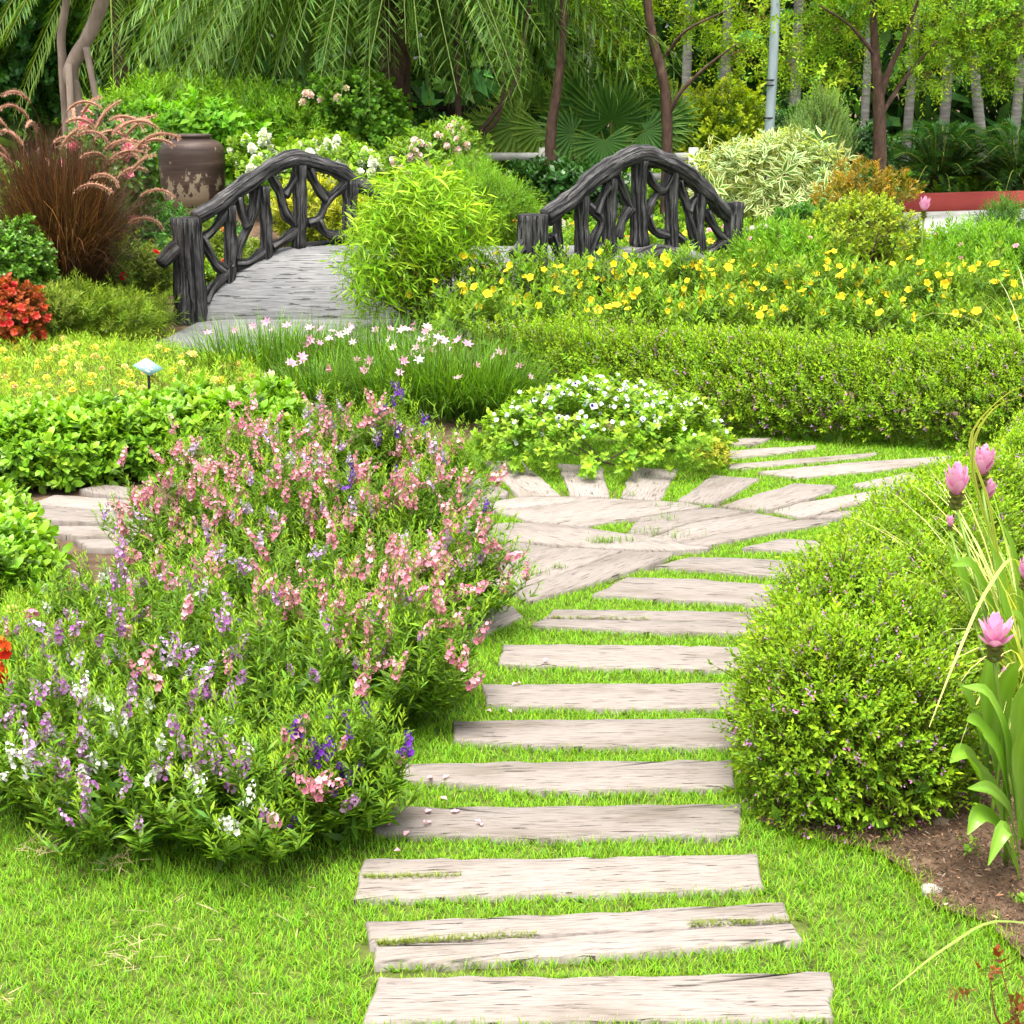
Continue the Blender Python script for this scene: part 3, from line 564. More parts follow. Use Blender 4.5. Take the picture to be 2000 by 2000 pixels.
# flower heads
def petals(m, n, l, w, tilt, col, c1=None, z=0.0, off=.0, curl=.15, fold=.1, pos=.6):
    for i in range(n):
        az = i / n * 2 * PI + off; a = math.radians(tilt); V, T, C = leaf(l, w, A(*col), A(*(c1 or col)), fold, curl, pos)
        d = A(math.sin(a) * math.cos(az), math.sin(a) * math.sin(az), math.cos(a)); m.add(rot_to(V, d) + A(0, 0, z), T, C)
    return m
def head(name, *sets):
    m = MB()
    for s_ in sets: petals(m, **s_)
    return m.mesh(name, PETAL)
YEL, YEL2 = (.86, .66, .02), (.92, .80, .10)
ALLA = [head('allamanda_flower', dict(n=5, l=.05 * s_, w=.05 * s_, tilt=62, col=(.84, .60, .02), c1=YEL2, z=.02, pos=.7), dict(n=5, l=.03, w=.018, tilt=14, col=(.62, .4, .02), c1=YEL, z=-.012)) for s_ in (1, .9, 1.08)]
PORT = [head('portulaca_flower', dict(n=7, l=.024, w=.02, tilt=80, col=c, c1=c2), dict(n=6, l=.019, w=.016, tilt=55, col=c, c1=c2, z=.003, off=.4), dict(n=5, l=.013, w=.011, tilt=25, col=c, c1=c2, z=.004)) for c, c2 in (((.84, .60, .06), (.9, .74, .22)), ((.86, .66, .16), (.92, .8, .4)), ((.8, .36, .2), (.86, .56, .4)))]
def lily(c, c2): return head('rain_lily_flower', dict(n=6, l=.05, w=.022, tilt=52, col=tuple(np.asarray(c) * .95), c1=c, curl=.25, pos=.5), dict(n=3, l=.012, w=.006, tilt=20, col=(.8, .5, .05)))
LILY = [lily((.82, .36, .56), 0), lily((.86, .48, .64), 0), lily((.86, .52, .66), 0), lily((.88, .68, .74), 0)]
TORE = [head('torenia_flower', dict(n=2, l=.018, w=.018, tilt=50, col=(.8, .79, .9), c1=(.9, .9, .94), pos=.6), dict(n=2, l=.017, w=.018, tilt=50, col=(.86, .86, .92), c1=(.10, .06, .38), off=PI / 2, pos=.8), dict(n=3, l=.012, w=.008, tilt=10, col=(.75, .74, .9), z=-.008)),
        head('torenia_flower', dict(n=4, l=.017, w=.017, tilt=55, col=(.84, .83, .93), c1=(.92, .92, .95), pos=.65), dict(n=1, l=.014, w=.016, tilt=58, col=(.02, .01, .15), c1=(.07, .04, .3), z=.002))]
def spike(cs, L=.10, n=15, fl=.013, seed=0, buds=(.16, .26, .05)):
    L = L * 1.1; n = n + 3; fl = fl * .84
    m = MB(); r = np.random.default_rng(seed)
    for i in range(n):
        t = (i + .3) / n; az = i * 2.4 + r.normal() * .3; sc = (1 - .75 * t ** 2.0); d = A(math.cos(az), math.sin(az), .15 + .4 * t)
        c = np.asarray(cs[r.integers(len(cs))]) * (.9 + .25 * r.random()); q = MB()
        if t > .84: petals(q, 3, fl * .6, fl * .35, 30, tuple(buds))
        else:
            petals(q, 5, fl * sc, fl * .95 * sc, 62, tuple(c * .8), tuple(np.minimum(c * 1.12, .93)), curl=.2, pos=.6)
        V, T, C = q.tmpl(); m.add(rot_to(V, d + r.normal(size=3) * .3) * (.8 + .35 * r.random()) + norm(d) * (.008 + .010 * r.random()) * sc + A(.012 * math.sin(t * 2.2), 0, t * L), T, C)
        V, T, C = diamond(.012, .004, A(.1, .19, .02)); m.add(rot_to(V, A(math.cos(az + 1), math.sin(az + 1), .5)) + A(0, 0, t * L), T, C)
    s_ = .0016; m.add([(-s_, 0, -.05), (s_, 0, -.05), (0, 0, L * 1.05), (0, -s_, -.05), (0, s_, -.05), (0, 0, L * 1.05)], [(0, 1, 2), (3, 4, 5)], A(.12, .2, .03))
    return m.mesh('angelonia_spike', PETAL)
SPK = {'pink': [spike([(.84, .36, .43), (.88, .50, .55), (.80, .27, .37)], .085 + .02 * i, 15, .0185, i) for i in range(4)], 'mauve': [spike([(.60, .29, .60), (.72, .46, .71), (.46, .17, .47)], .08 + .02 * i, 15, .0145, i + 5) for i in range(3)],
       'white': [spike([(.88, .88, .8), (.84, .86, .74)], .07 + .02 * i, 14, .0135, i + 9) for i in range(2)], 'purple': [spike([(.2, .05, .46), (.28, .09, .58), (.15, .03, .38)], .08 + .02 * i, 15, .015, i + 13) for i in range(2)], 'lilac': [spike([(.72, .52, .78), (.8, .66, .84), (.6, .38, .68)], .09, 15, .013, i + 17) for i in range(2)]}

# ---------------------------------------------------------------- angelonia bed
LEAN = {(770, 1390): A(.12, .05, 0), (850, 1215): A(.25, -.05, -.1), (790, 1080): A(.2, -.1, -.05), (840, 965): A(.1, -.1, 0), (655, 1610): A(.1, -.1, 0)}
def angelonia(px, py, rad, h, mixc, nsp, label, n=135, lo=0.0):
    LN = A(R.normal() * .1, R.normal() * .1, 0); b = P(px, py); o = empty('angelonia_plant', b, label, 'flower', 'summer snapdragons beside the plank path'); m = MB(); lp = []; ld = []; ls = []; tips = []
    for i in range(n):
        az = R.random() * 2 * PI; q = math.sqrt(R.random()); hh = h * (1 - .45 * q ** 2) * (.60 + .5 * R.random() + .28 * (R.random() < .12)); out = rad * q
        root = b + A(math.cos(az), math.sin(az), 0) * out * .45; out *= .8 + .5 * R.random(); tip = b + A(math.cos(az) * out, math.sin(az) * out, hh) + np.asarray(LEAN.get((px, py), LN)) * hh; mid = root * .45 + tip * .55 + A(math.cos(az), math.sin(az), 0) * out * .12
        pth = smoothpath([root, mid, tip], 9); tips.append((pth[-1], norm(norm(pth[-1] - pth[-2]) + UP * .5), q, az))
        s_ = A(-math.sin(az), math.cos(az), 0) * .0022
        m.add(np.vstack([pth - s_, pth + s_]), [t for k in range(8) for t in ((k, k + 9, k + 10), (k, k + 10, k + 1))], A(.1, .19, .025))
        nl = int(20 + 14 * R.random()); t = (.25 + .75 * R.random(nl)) * 7.99; ki = t.astype(int); f = (t - ki)[:, None]; pp = pth[ki] * (1 - f) + pth[ki + 1] * f; la = R.random(nl) * 2 * PI
        lp.append(pp); ld.append(np.c_[np.cos(la), np.sin(la), .35 + .5 * R.random(nl)]); ls.append((1.05 - .45 * (t / 8) ** 2) * (.75 + .5 * R.random(nl)))
    lp, ld, ls = np.concatenate(lp), np.concatenate(ld), np.concatenate(ls); scatter(m, diamond(.064, .0125, A(.085, .175, .017), A(.16, .29, .022)), lp, ld, ls, None, .26, .1)
    tp = [t for t in tips]; tp = np.array([t[0] for t in tp]); scatter(m, shoot(.06, 8, .035, .009, (.11, .22, .02), (.22, .37, .03), 60, 20, diamond), tp, np.array([t[1] for t in tips]), 1.0, None, .15, .08)
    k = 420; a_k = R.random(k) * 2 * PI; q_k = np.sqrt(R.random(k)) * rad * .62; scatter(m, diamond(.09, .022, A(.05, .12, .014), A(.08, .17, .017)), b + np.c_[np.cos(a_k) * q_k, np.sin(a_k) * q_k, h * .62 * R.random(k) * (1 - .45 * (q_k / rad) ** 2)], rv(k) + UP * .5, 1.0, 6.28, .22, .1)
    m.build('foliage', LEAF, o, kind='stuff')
    names = list(mixc); w = np.array([mixc[k] for k in names], float); w /= w.sum(); order = sorted(range(n), key=lambda i: -tips[i][0][2] + .15 * R.normal() + (0.7 * (tips[i][0][1] - b[1])))
    for i in order[:int(nsp * 1.25)]:
        c = names[R.choice(len(names), p=w)]; me = SPK[c]
        for j in range(1 + (R.random() < .45)): inst('flower_spike', me[R.integers(len(me))], o, tips[i][0] - tips[i][1] * .015 + R.normal(size=3) * .018 * j, tips[i][1] + R.normal(size=3) * .45, R.random() * 6, .5 + .5 * R.random())
ANG = [(80, 1545, .33, .40, dict(mauve=3, lilac=2), 17, 'mauve angelonia plant at the far left edge of the lawn'),
  (285, 1625, .34, .40, dict(white=3, mauve=4, lilac=1), 36, 'white and mauve angelonia plant hanging over the front lawn'),
  (500, 1640, .32, .36, dict(pink=1, mauve=1, white=.4), 13, 'sparsely flowering leafy angelonia plant at the front of the bed'),
  (655, 1610, .21, .36, dict(purple=6, pink=3), 18, 'deep purple angelonia plant touching the plank path'),
  (30, 1400, .32, .28, dict(mauve=3, pink=1), 9, 'mauve angelonia plant beside the red flowers at left'),
  (290, 1430, .38, .50, dict(mauve=6, lilac=3, pink=2), 27, 'angelonia plant with the densest cluster of mauve spikes'),
  (560, 1450, .40, .48, dict(pink=3, mauve=2), 17, 'angelonia plant mixing salmon pink and mauve in mid bed'),
  (770, 1390, .30, .44, dict(pink=6, mauve=1), 30, 'salmon pink angelonia plant leaning towards the plank path'),
  (190, 1290, .32, .34, dict(pink=3, mauve=4, white=1), 18, 'pink and dark mauve angelonia plant below the left stone path'),
  (430, 1270, .40, .46, dict(mauve=3, lilac=2, purple=2, pink=2), 22, 'angelonia plant with a violet spike in the middle of the bed'),
  (680, 1260, .40, .50, dict(pink=6, lilac=1), 34, 'tall salmon pink angelonia plant in the bed middle'),
  (850, 1215, .30, .42, dict(pink=8, mauve=1), 32, 'pink angelonia plant with stems reaching over the path junction'),
  (380, 1120, .36, .46, dict(pink=9, lilac=1), 42, 'bright pink angelonia plant beside the left stone path'),
  (590, 1090, .42, .50, dict(pink=6, lilac=4), 44, 'pale pink and lilac angelonia plant near the low green hedge'),
  (790, 1080, .40, .50, dict(pink=9, lilac=1, purple=1), 44, 'rose pink angelonia plant behind the path junction'),
  (470, 985, .34, .40, dict(pink=6), 28, 'loose pink angelonia plant in front of the low green hedge'),
  (640, 965, .40, .50, dict(pink=7, lilac=2), 42, 'rearmost tall pink angelonia plant below the rain lilies'),
  (750, 950, .26, .48, dict(purple=5, lilac=1, pink=2), 12, 'violet and pink angelonia plant just in front of the rain lilies'),
  (840, 965, .26, .32, dict(pink=4), 11, 'low pink angelonia plant beside the fan of path planks')]
for a in ANG: angelonia(*a)
# red snapdragons at the left edge
def redspike():
    return spike([(.72, .03, .015), (.8, .1, .02), (.82, .28, .03)], .07, 9, .026, 3)
RS = redspike(); o = empty('snapdragon_plant', P(-2, 1490), 'red and orange snapdragon at the left picture edge', 'flower'); b = P(-2, 1490); m = MB(); stems(m, b, [PG(x, y, b[1]) for x, y in ((10, 1265), (4, 1310), (-18, 1300))], .004, (.1, .2, .03)); m.build('stem', DRY, o)
for x, y in ((10, 1278), (5, 1325), (-18, 1305)): inst('flower_spike', RS, o, PG(x, y, b[1]), A(.1, -.2, 1), 0, 1.0)
# fallen petals
m = MB()
for (px, py) in ((940, 1608), (835, 1608), (845, 1519), (872, 1519), (960, 1389), (992, 1388), (790, 1632), (783, 1662), (863, 1560), (893, 1586), (1062, 1292), (832, 1587), (760, 1612), (1010, 1335), (905, 1330)):
    c = P(px, py, .010); V, T, C = leaf(.022, .02, A(.8, .4, .48), A(.88, .6, .66), .3, .2); m.add(rot_to(V, A(R.normal(), R.normal(), .25)) + c, T, C); V, T, C = leaf(.016, .014, A(.8, .36, .44), A(.88, .55, .6), .3, .2); m.add(rot_to(V, A(R.normal(), R.normal(), .3)) + c, T, C)
m.build('fallen_petals', PETAL, kind='stuff')

# ---------------------------------------------------------------- low beds at left
def bed(name, label, cat, poly, h, er, n, tm, size=1.0, mix=(.6, .6, .5), material=None, amp=.15, ls=1.0, depth=.05, tint=.2, hue=.08, side=.45, ph=0.0, kind=None, group=None):
    w = np.array([P(*q) for q in poly]); c = w.mean(0); o = empty(name, A(c[0], c[1], 0), label, cat, group, kind)
    p, nn = mound(w, h, er, n, side, amp, ls, depth, ph); k = len(p); m = MB(); tms = tm if isinstance(tm, list) else [tm]; ws = R.integers(0, len(tms), k); d = nn * mix[0] + UP * mix[1] + rv(k) * mix[2]
    for i, t in enumerate(tms):
        q = ws == i; scatter(m, t, p[q], d[q], size * np.exp(R.normal(size=q.sum()) * .2), None, tint, hue)
    m.build('foliage', LEAF if material is None else material, o, kind='stuff'); return o, p, nn
HEDGE_L = [shoot(.05, 5, .042, .024, (.07, .18, .018), (.18, .35, .03), 80, 35, roundleaf, (.1, .16, .03), 2, i, .8) for i in range(2)]
bed('low_hedge', 'low glossy green hedge of rounded leaves behind the left stone path', 'hedge', [(-120, 890), (200, 880), (400, 862), (560, 850), (600, 870), (560, 905), (420, 920), (330, 930), (120, 955), (-120, 965)], .28, .22, 4200, HEDGE_L, 1.25, (.6, .6, .45), GLOSSY, .16, 1.5, .09)
bed('low_hedge', 'bright green rounded-leaf clump at the left picture edge below the stone path', 'hedge', [(-80, 1060), (20, 1045), (75, 1090), (95, 1160), (60, 1230), (-80, 1260)], .26, .16, 1700, HEDGE_L, 1.1, (.6, .6, .45), GLOSSY, .16, 1.5, .08)
PORT_T = [shoot(.05, 10, .026, .0045, (.13, .27, .03), (.27, .43, .05), 70, 25, diamond, (.2, .2, .06), 1, i) for i in range(2)]
o, p, nn = bed('portulaca_bed', 'spreading bed of yellow double portulaca around the plant label', 'flower bed', [(-80, 690), (120, 692), (280, 705), (400, 728), (490, 750), (580, 810), (520, 850), (330, 850), (-80, 860)], .115, .12, 6200, PORT_T, 1.75, (.3, .8, .6), None, .3, 1.6, .06, .22, .14)
idx = pick(p, nn, 190); flowerset(o, 'flower', [PORT[0], PORT[0], PORT[1], PORT[0], PORT[1], PORT[2]], p[idx] + UP * .05, nn[idx], 1.45, .3)
o, p, nn = bed('portulaca_bed', 'small yellowish portulaca patch left of the mauve angelonia', 'flower bed', [(-60, 1240), (70, 1230), (130, 1290), (60, 1370), (-60, 1390)], .13, .1, 1500, PORT_T, 1.0, (.3, .8, .6), None, .3, 1.6, .06, .22, .14)
idx = pick(p, nn, 5); flowerset(o, 'flower', PORT, p[idx] + UP * .02, nn[idx], 1.0)

# ---------------------------------------------------------------- rain lilies
def rain_lily(px, py, r, h, nb, nf, label):
    b = P(px, py); o = empty('rain_lily_clump', b, label, 'flower', 'rain lily clumps in front of the bridge'); m = MB(); q = np.sqrt(R.random(nb)) * r; a = R.random(nb) * 2 * PI
    base = b + np.c_[np.cos(a) * q, np.sin(a) * q * .8, np.zeros(nb)]; az = a + R.normal(size=nb) * .7
    blades(m, base, az, h * (.75 + .5 * R.random(nb)), .0085, .08 + .5 * (q / r) * R.random(nb), 2.5 * R.random(nb) ** 1.2 * (.35 + .65 * q / r), (.025, .078, .012), (.105, .22, .026), 5, .38, .1); m.build('leaves', LEAF, o, kind='stuff')
    for i in range(nf):
        a = R.random() * 2 * PI; q = math.sqrt(R.random()) * r; f = b + A(math.cos(a) * q, math.sin(a) * q, h * (.86 + .16 * R.random()) * (1 - .35 * (q / r) ** 2)); d = norm(A(R.normal() * .4, -.5 + R.normal() * .3, .7)); me = LILY[min(3, int(R.random() ** 1.3 * 4))]
        fo = inst('flower', me, o, f, d, R.random() * 6, .68 + .35 * R.random()); m = MB(); tube(m, [b + A(math.cos(a) * q * .7, math.sin(a) * q * .7, 0), f - d * .01], .0028, 4, 4, (.16, .2, .04), caps=False); m.build('flower_stalk', DRY, o)
rain_lily(545, 735, .62, .42, 1100, 11, 'rain lily clump nearest the left bridge post, with few flowers')
rain_lily(740, 745, .60, .44, 1300, 32, 'rain lily clump thick with pink flowers in front of the bamboo bush')
rain_lily(640, 790, .40, .36, 650, 8, 'rain lily clump arching over the portulaca bed edge')
rain_lily(860, 800, .58, .48, 1700, 15, 'tall rain lily clump with pink and white flowers left of the trimmed hedge')
rain_lily(955, 815, .30, .42, 600, 3, 'rain lily clump with a white flower touching the trimmed hedge')

# ---------------------------------------------------------------- torenia
TOR_T = [shoot(.07, 6, .042, .024, (.09, .205, .02), (.24, .40, .04), 75, 35, leaf, (.14, .2, .04), 2, i, .6) for i in range(2)]
TB = [(PG(1165, 850, 8.75), A(.60, .42, .33)), (PG(1320, 850, 8.7), A(.3, .3, .24)), (PG(1035, 862, 8.65), A(.27, .3, .21)), (PG(1200, 810, 8.95), A(.35, .3, .24)), (PG(1160, 905, 8.45), A(.5, .22, .2)), (PG(1300, 900, 8.45), A(.24, .2, .18))]
TB = [(A(c[0], c[1], max(.05, c[2] * .6)), r) for c, r in TB]
o, p, nn = shrub('torenia_plant', 'rounded torenia bush covered in small white and violet flowers', 'flower', TB, TOR_T, 2100, 1.05, (.7, .5, .4), None, .18, .1, .25, .06, nstem=5, stemr=.006)
idx = pick(p, nn, 1300); idx = [i for i in idx if p[i][2] > .15 and R.random() < .25 + 2.2 * (p[i][2] - .2)][:300]; flowerset(o, 'flower', TORE, p[idx] + nn[idx] * .03 + UP * .03, nn[idx], 1.05, .3, .8)
m = MB(); q = np.array([i for i in R.permutation(len(p)) if p[i][2] > .13 and i not in set(idx) and R.random() < .2 + 2.5 * (p[i][2] - .2)])[:1700]
for kf, cc in enumerate((((.84, .83, .92), (.92, .92, .95)), ((.8, .79, .92), (.16, .1, .45)))):
    t_ = petals(MB(), 4, .017, .017, 55, cc[0], cc[1], pos=.65).tmpl(); qq = q[kf * 1150:(kf + 1) * 1150]; scatter(m, t_, p[qq] + nn[qq] * .03 + UP * .03, nn[qq] + norm(A(0, 0, CAM_H) - p[qq]) + rv(len(qq)) * .4, 1.0, 6.28, .08, .02)
m.build('small_flowers', PETAL, o, kind='stuff')
b = PG(1395, 895, 8.5)
shrub('sedum_plant', 'tiny yellow-leaved tuft at the right foot of the torenia', 'plant', [(A(b[0], b[1], .06), A(.09, .09, .1))], shoot(.03, 8, .015, .008, (.36, .36, .05), (.5, .46, .1), 70, 20, diamond), 260, 1.0, nstem=0)

# ---------------------------------------------------------------- cuphea hedges
CUP_T = [shoot(.085, 11, .0198, .0086, (.08, .165, .012), (.215, .37, .018), 70, 30, diamond, (.1, .12, .03), 1, i, .75) for i in range(3)]
CUP_F = shoot(.03, 4, .009, .0065, (.42, .14, .40), (.56, .26, .54), 75, 50, diamond, None, 1, 3)
def cuphea(label, poly, h, er, n, nf, size=1.0, mixd=(.6, .55, .35), amp=.12, ls=1.2, extra=(0, 0, 0), twig=None):
    w = np.array([P(*q) for q in poly]); c = w.mean(0); o = empty('trimmed_hedge', A(c[0], c[1], 0), label, 'hedge'); p, nn = mound(w, h, er, n, .5, amp, ls, .07)
    vis = (nn * norm(A(0, 0, CAM_H) - p)).sum(1) > -.35; p, nn = p[vis], nn[vis]; k = len(p); ws = R.integers(0, 3, k); d = nn * mixd[0] + UP * mixd[1] + rv(k) * mixd[2] + A(*extra); m = MB()
    for i in range(3): q = ws == i; scatter(m, CUP_T[i], p[q], d[q], size * np.exp(R.normal(size=q.sum()) * .22), None, .2, .1)
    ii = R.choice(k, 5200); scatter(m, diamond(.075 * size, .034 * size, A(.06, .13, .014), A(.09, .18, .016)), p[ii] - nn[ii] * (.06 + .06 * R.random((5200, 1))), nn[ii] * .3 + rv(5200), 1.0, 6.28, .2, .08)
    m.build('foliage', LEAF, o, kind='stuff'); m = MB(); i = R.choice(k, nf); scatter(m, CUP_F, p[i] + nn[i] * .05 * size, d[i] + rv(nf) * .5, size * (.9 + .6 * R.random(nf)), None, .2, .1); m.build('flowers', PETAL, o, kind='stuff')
    m = MB(); ins = polyrand(w, 400); ins = ins[edgedist(ins[:, 0], ins[:, 1], w) > .28][:50]; b = np.c_[ins, np.zeros(len(ins))]
    for j in range(len(ins)): tube(m, [b[j], b[j] + A(R.normal() * .05, R.normal() * .05, h * .75)], [.008, .004], 5, 3, (.07, .05, .035), caps=False)
    m.build('stems', DRY, o, kind='stuff'); return o
cuphea('large trimmed cuphea hedge with tiny mauve flowers right of the plank steps', [(1470, 1590), (1452, 1475), (1512, 1342), (1620, 1230), (1790, 1105), (1990, 1035), (2090, 1015), (2060, 1150), (1950, 1260), (1900, 1400), (1880, 1540), (1850, 1610), (1700, 1635), (1560, 1632)], .52, .30, 21500, 3400, .94, (.65, .5, .42), .17, 2.0)
cuphea('long trimmed cuphea hedge in front of the yellow flower bed', [(985, 775), (1120, 805), (1300, 835), (1480, 854), (1700, 868), (1900, 880), (2150, 892), (2300, 830), (2150, 812), (1700, 800), (1300, 775), (1000, 745)], .48, .68, 13500, 1700, 1.22, (.55, .5, .35), .14, .8, (-.3, 0, 0))

# ---------------------------------------------------------------- yellow allamanda bed
ALL_T = [shoot(.13, 7, .062, .021, (.055, .135, .018), (.17, .30, .03), 75, 30, diamond, (.12, .16, .03), 2, i, .7) for i in range(2)]
AL = ((905, 655, 'allamanda shrub with yellow flowers at the left end of the bed, beside the bamboo bush'), (1055, 655, 'allamanda shrub with yellow flowers in front of the right bridge post'), (1195, 655, 'allamanda shrub with yellow flowers below the crest of the right bridge railing'), (1335, 658, 'allamanda shrub with yellow flowers below the far end of the right bridge railing'),
      (1480, 662, 'allamanda shrub with yellow flowers beside the striped grass tufts'), (1625, 668, 'allamanda shrub with yellow flowers in front of the twiggy round shrub'), (1775, 678, 'allamanda shrub with yellow flowers in front of the feathery green shrubs'), (1925, 685, 'allamanda shrub with yellow flowers at the right picture edge'))
for i, (px, py, lb) in enumerate(AL):
    c = P(px, py); r = A(.42, .62, .40) * (1 + .1 * R.normal()); bl = [(A(c[0], c[1] + .2, .18), r), (A(c[0] + .2, c[1] - .75, .08), A(.36, .55, .34)), (A(c[0] - .25, c[1] + .3, .22), A(.3, .35, .36))]
    o, p, nn = shrub('allamanda_shrub', lb, 'shrub', bl, ALL_T, 1050, 1.0, (.5, .7, .4), None, .2, .09, .4, .12, A(c[0], c[1], 0), 'allamanda shrubs in the yellow flower bed', 5, .008)
    idx = pick(p, nn, 190); idx = [j for j in idx if p[j][2] > .26][:[27, 29, 38, 40, 36, 36, 32, 28][i]]; flowerset(o, 'flower', ALLA, p[idx] + nn[idx] * .05 + UP * .05, nn[idx], .74, .75, .6, .14)

# ---------------------------------------------------------------- bamboo bush
g = 13.75; BAM = [blob(820, 430, g, 105, 75, .5), blob(750, 490, g - .1, 70, 75, .45), blob(890, 460, g, 65, 55, .45), blob(725, 560, g - .15, 42, 45, .3), blob(830, 385, g, 60, 45, .35), blob(790, 540, g - .2, 50, 40, .3)]
BAM_T = [shoot(.15, 6, .125, .016, (.12, .265, .015), (.26, .45, .028), 95, 55, leaf, (.16, .2, .04), 1, i, .8) for i in range(3)]
shrub('bamboo_bush', 'bright lime green dwarf bamboo bush standing in front of the bridge deck', 'shrub', BAM, BAM_T, 2000, 1.0, (.7, -.05, .5), None, .2, .1, .6, .2, P(860, 640), nstem=60, stemr=.006, stemcol=(.11, .06, .03), rej=.6)

# ---------------------------------------------------------------- fountain grass
def plume(L, bend, seed):
    m = MB(); r = np.random.default_rng(seed); n = 26; t = np.linspace(0, 1, n); a = bend * t ** 1.4; dx = np.r_[0, np.cumsum(np.sin(a[:-1]))] * L / n; dz = np.r_[0, np.cumsum(np.cos(a[:-1]))] * L / n; p = np.c_[dx, np.zeros(n), dz]; i0 = int(n * .45)
    tube(m, p[::3], .0022, 4, 12, (.2, .1, .07), caps=False); tube(m, p[i0::2], [.006, .013, .013, .01, .003], 6, 12, (.34, .17, .11), caps=False)
    k = 420; q = r.integers(i0, n - 1, k); f = r.random(k)[:, None]; b = p[q] * (1 - f) + p[q + 1] * f; tg = norm(p[np.minimum(q + 1, n - 1)] - p[q]); az = r.random(k) * 2 * PI; d = norm(tg * .9 + np.c_[np.cos(az), np.sin(az), np.sin(az * 3)] * .8)
    scatter(m, diamond(.034, .0028, A(.46, .25, .16), A(.72, .5, .34)), b, d, .7 + .5 * r.random(k), None, .2, .1); return m.mesh('grass_plume', DRY)
PLM = [plume(.62, 1.9, 1), plume(.6, 2.6, 2), plume(.55, 1.2, 3), plume(.68, 2.2, 4)]
b = P(130, 640); b[1] = 13.6; b[0] = PG(130, 600, 13.6)[0]; o = empty('fountain_grass', b, 'tall purple fountain grass with drooping pinkish plumes left of the jar', 'grass clump'); m = MB(); nb = 4200; q = np.sqrt(R.random(nb)) * .27; a = R.random(nb) * 2 * PI
blades(m, b + np.c_[np.cos(a) * q, np.sin(a) * q, np.zeros(nb)], a + R.normal(size=nb) * .5, 1.25 + .65 * R.random(nb), .009, .02 + .15 * R.random(nb), 2.2 * R.random(nb) ** 2.2, (.03, .02, .016), (.075, .036, .036), 7, .45, .15); m.build('blades', LEAF, o, kind='stuff')
for (px, py, dx) in ((45, 240, .1), (70, 235, -.2), (110, 230, .4), (150, 225, .8), (190, 230, .8), (215, 245, 1), (235, 260, 1), (250, 285, 1), (30, 250, -.8), (10, 270, -1), (130, 260, .6), (170, 265, .9), (200, 270, .9), (225, 300, 1), (90, 270, .2), (60, 290, -.4), (245, 330, 1), (180, 300, .8), (140, 300, .5), (100, 320, -.3), (215, 340, .9), (255, 380, 1), (160, 340, .7), (75, 200, -.3), (120, 210, .5), (205, 285, .9), (230, 430, 1), (30, 300, -.6), (110, 290, .9), (150, 250, -.2), (195, 320, .7), (240, 300, .8), (50, 330, -.8), (180, 250, .5), (130, 380, .5)):
    f = PG(px, py + 25, 13.6 + R.normal() * .25); m = MB(); h = A(dx * .12 + R.normal() * .05, R.normal() * .1, 0); mesh = PLM[R.integers(4)]
    ang = math.atan2(R.normal() * .5, dx); tilt = A(dx * .25, R.normal() * .15, 1); inst('plume', mesh, o, f - norm(tilt) * .15, tilt, ang - PI / 2 if False else 0, .85 + .3 * R.random(), face=(math.cos(ang + PI / 2), math.sin(ang + PI / 2), 0))

# ---------------------------------------------------------------- shrubs near the left of the bridge
SM = lambda c0, c1, i=0, l=.05, w=.024, L=.09: shoot(L, 6, l, w * 1.15, c0, c1, 75, 35, diamond, (.1, .12, .04), 2, i, .75)
shrub('round_shrub', 'dense dark green rounded shrub at the left edge beside the purple grass', 'shrub', [blob(30, 520, 12.6, 68, 72, .28), blob(-10, 540, 12.5, 60, 60, .3)], [SM((.04, .12, .015), (.10, .23, .025), i, .035, .02, .06) for i in range(2)], 2000, 1.0, material=GLOSSY)
BEG = [head('begonia_flower', *[dict(n=4, l=.026, w=.026, tilt=60 - 8 * j, col=(.6, .03, .03), c1=(.82, .16, .14), z=.012 * j, off=j) for j in range(3)]), head('begonia_flower', *[dict(n=4, l=.028, w=.028, tilt=65 - 8 * j, col=(.68, .06, .04), c1=(.85, .24, .16), z=.012 * j, off=j * .7) for j in range(3)])]
o, p, nn = shrub('begonia_plant', 'red begonia plant with bronze leaves at the left edge', 'flower', [blob(30, 620, 12.1, 52, 55, .24), blob(-10, 600, 12.1, 45, 55, .25)], [shoot(.07, 5, .05, .035, (.10, .045, .012), (.3, .06, .02), 75, 40, leaf, (.2, .05, .03), 2, i) for i in range(2)], 520, 1.0)
idx = pick(p, nn, 34); flowerset(o, 'flower', BEG, p[idx] + nn[idx] * .04, nn[idx], 1.35, .3, .5)
FE = lambda c0, c1, i=0, L=.2, n=20, l=.055, w=.008, a0=70, a1=25: shoot(L, n, l, w, c0, c1, a0, a1, diamond, (.12, .16, .03), 1, i, .6)
shrub('fern_clump', 'feathery mossy green clump beside the left bridge post', 'plant', [blob(215, 630, 12.9, 75, 34, .35), blob(150, 620, 12.8, 55, 45, .3), blob(290, 625, 13.5, 30, 22, .25)], [FE((.08, .16, .015), (.19, .29, .03), i, .16) for i in range(2)], 1100, 1.0, (.5, .5, .5))
shrub('heather_tuft', 'small pale green flowering tuft right of the red begonia', 'plant', [blob(105, 620, 12.5, 38, 40, .2)], FE((.1, .17, .03), (.24, .32, .07), 1, .12), 420, 1.0, (.3, .8, .4))
MAR = [head('marigold_flower', *[dict(n=8 - j, l=.03 - .006 * j, w=.02, tilt=78 - 22 * j, col=(.85, .5, .01), c1=(.9, .68, .04), z=.005 * j, off=j * .4) for j in range(3)])]
o, p, nn = shrub('marigold_plant', 'dark green marigold with yellow flowers in front of the jar', 'flower', [blob(300, 470, 17.4, 95, 48, .6), blob(400, 475, 17.8, 60, 45, .5)], [SM((.025, .10, .025), (.06, .19, .04), i, .05, .02, .1) for i in range(2)], 1900, 1.1)
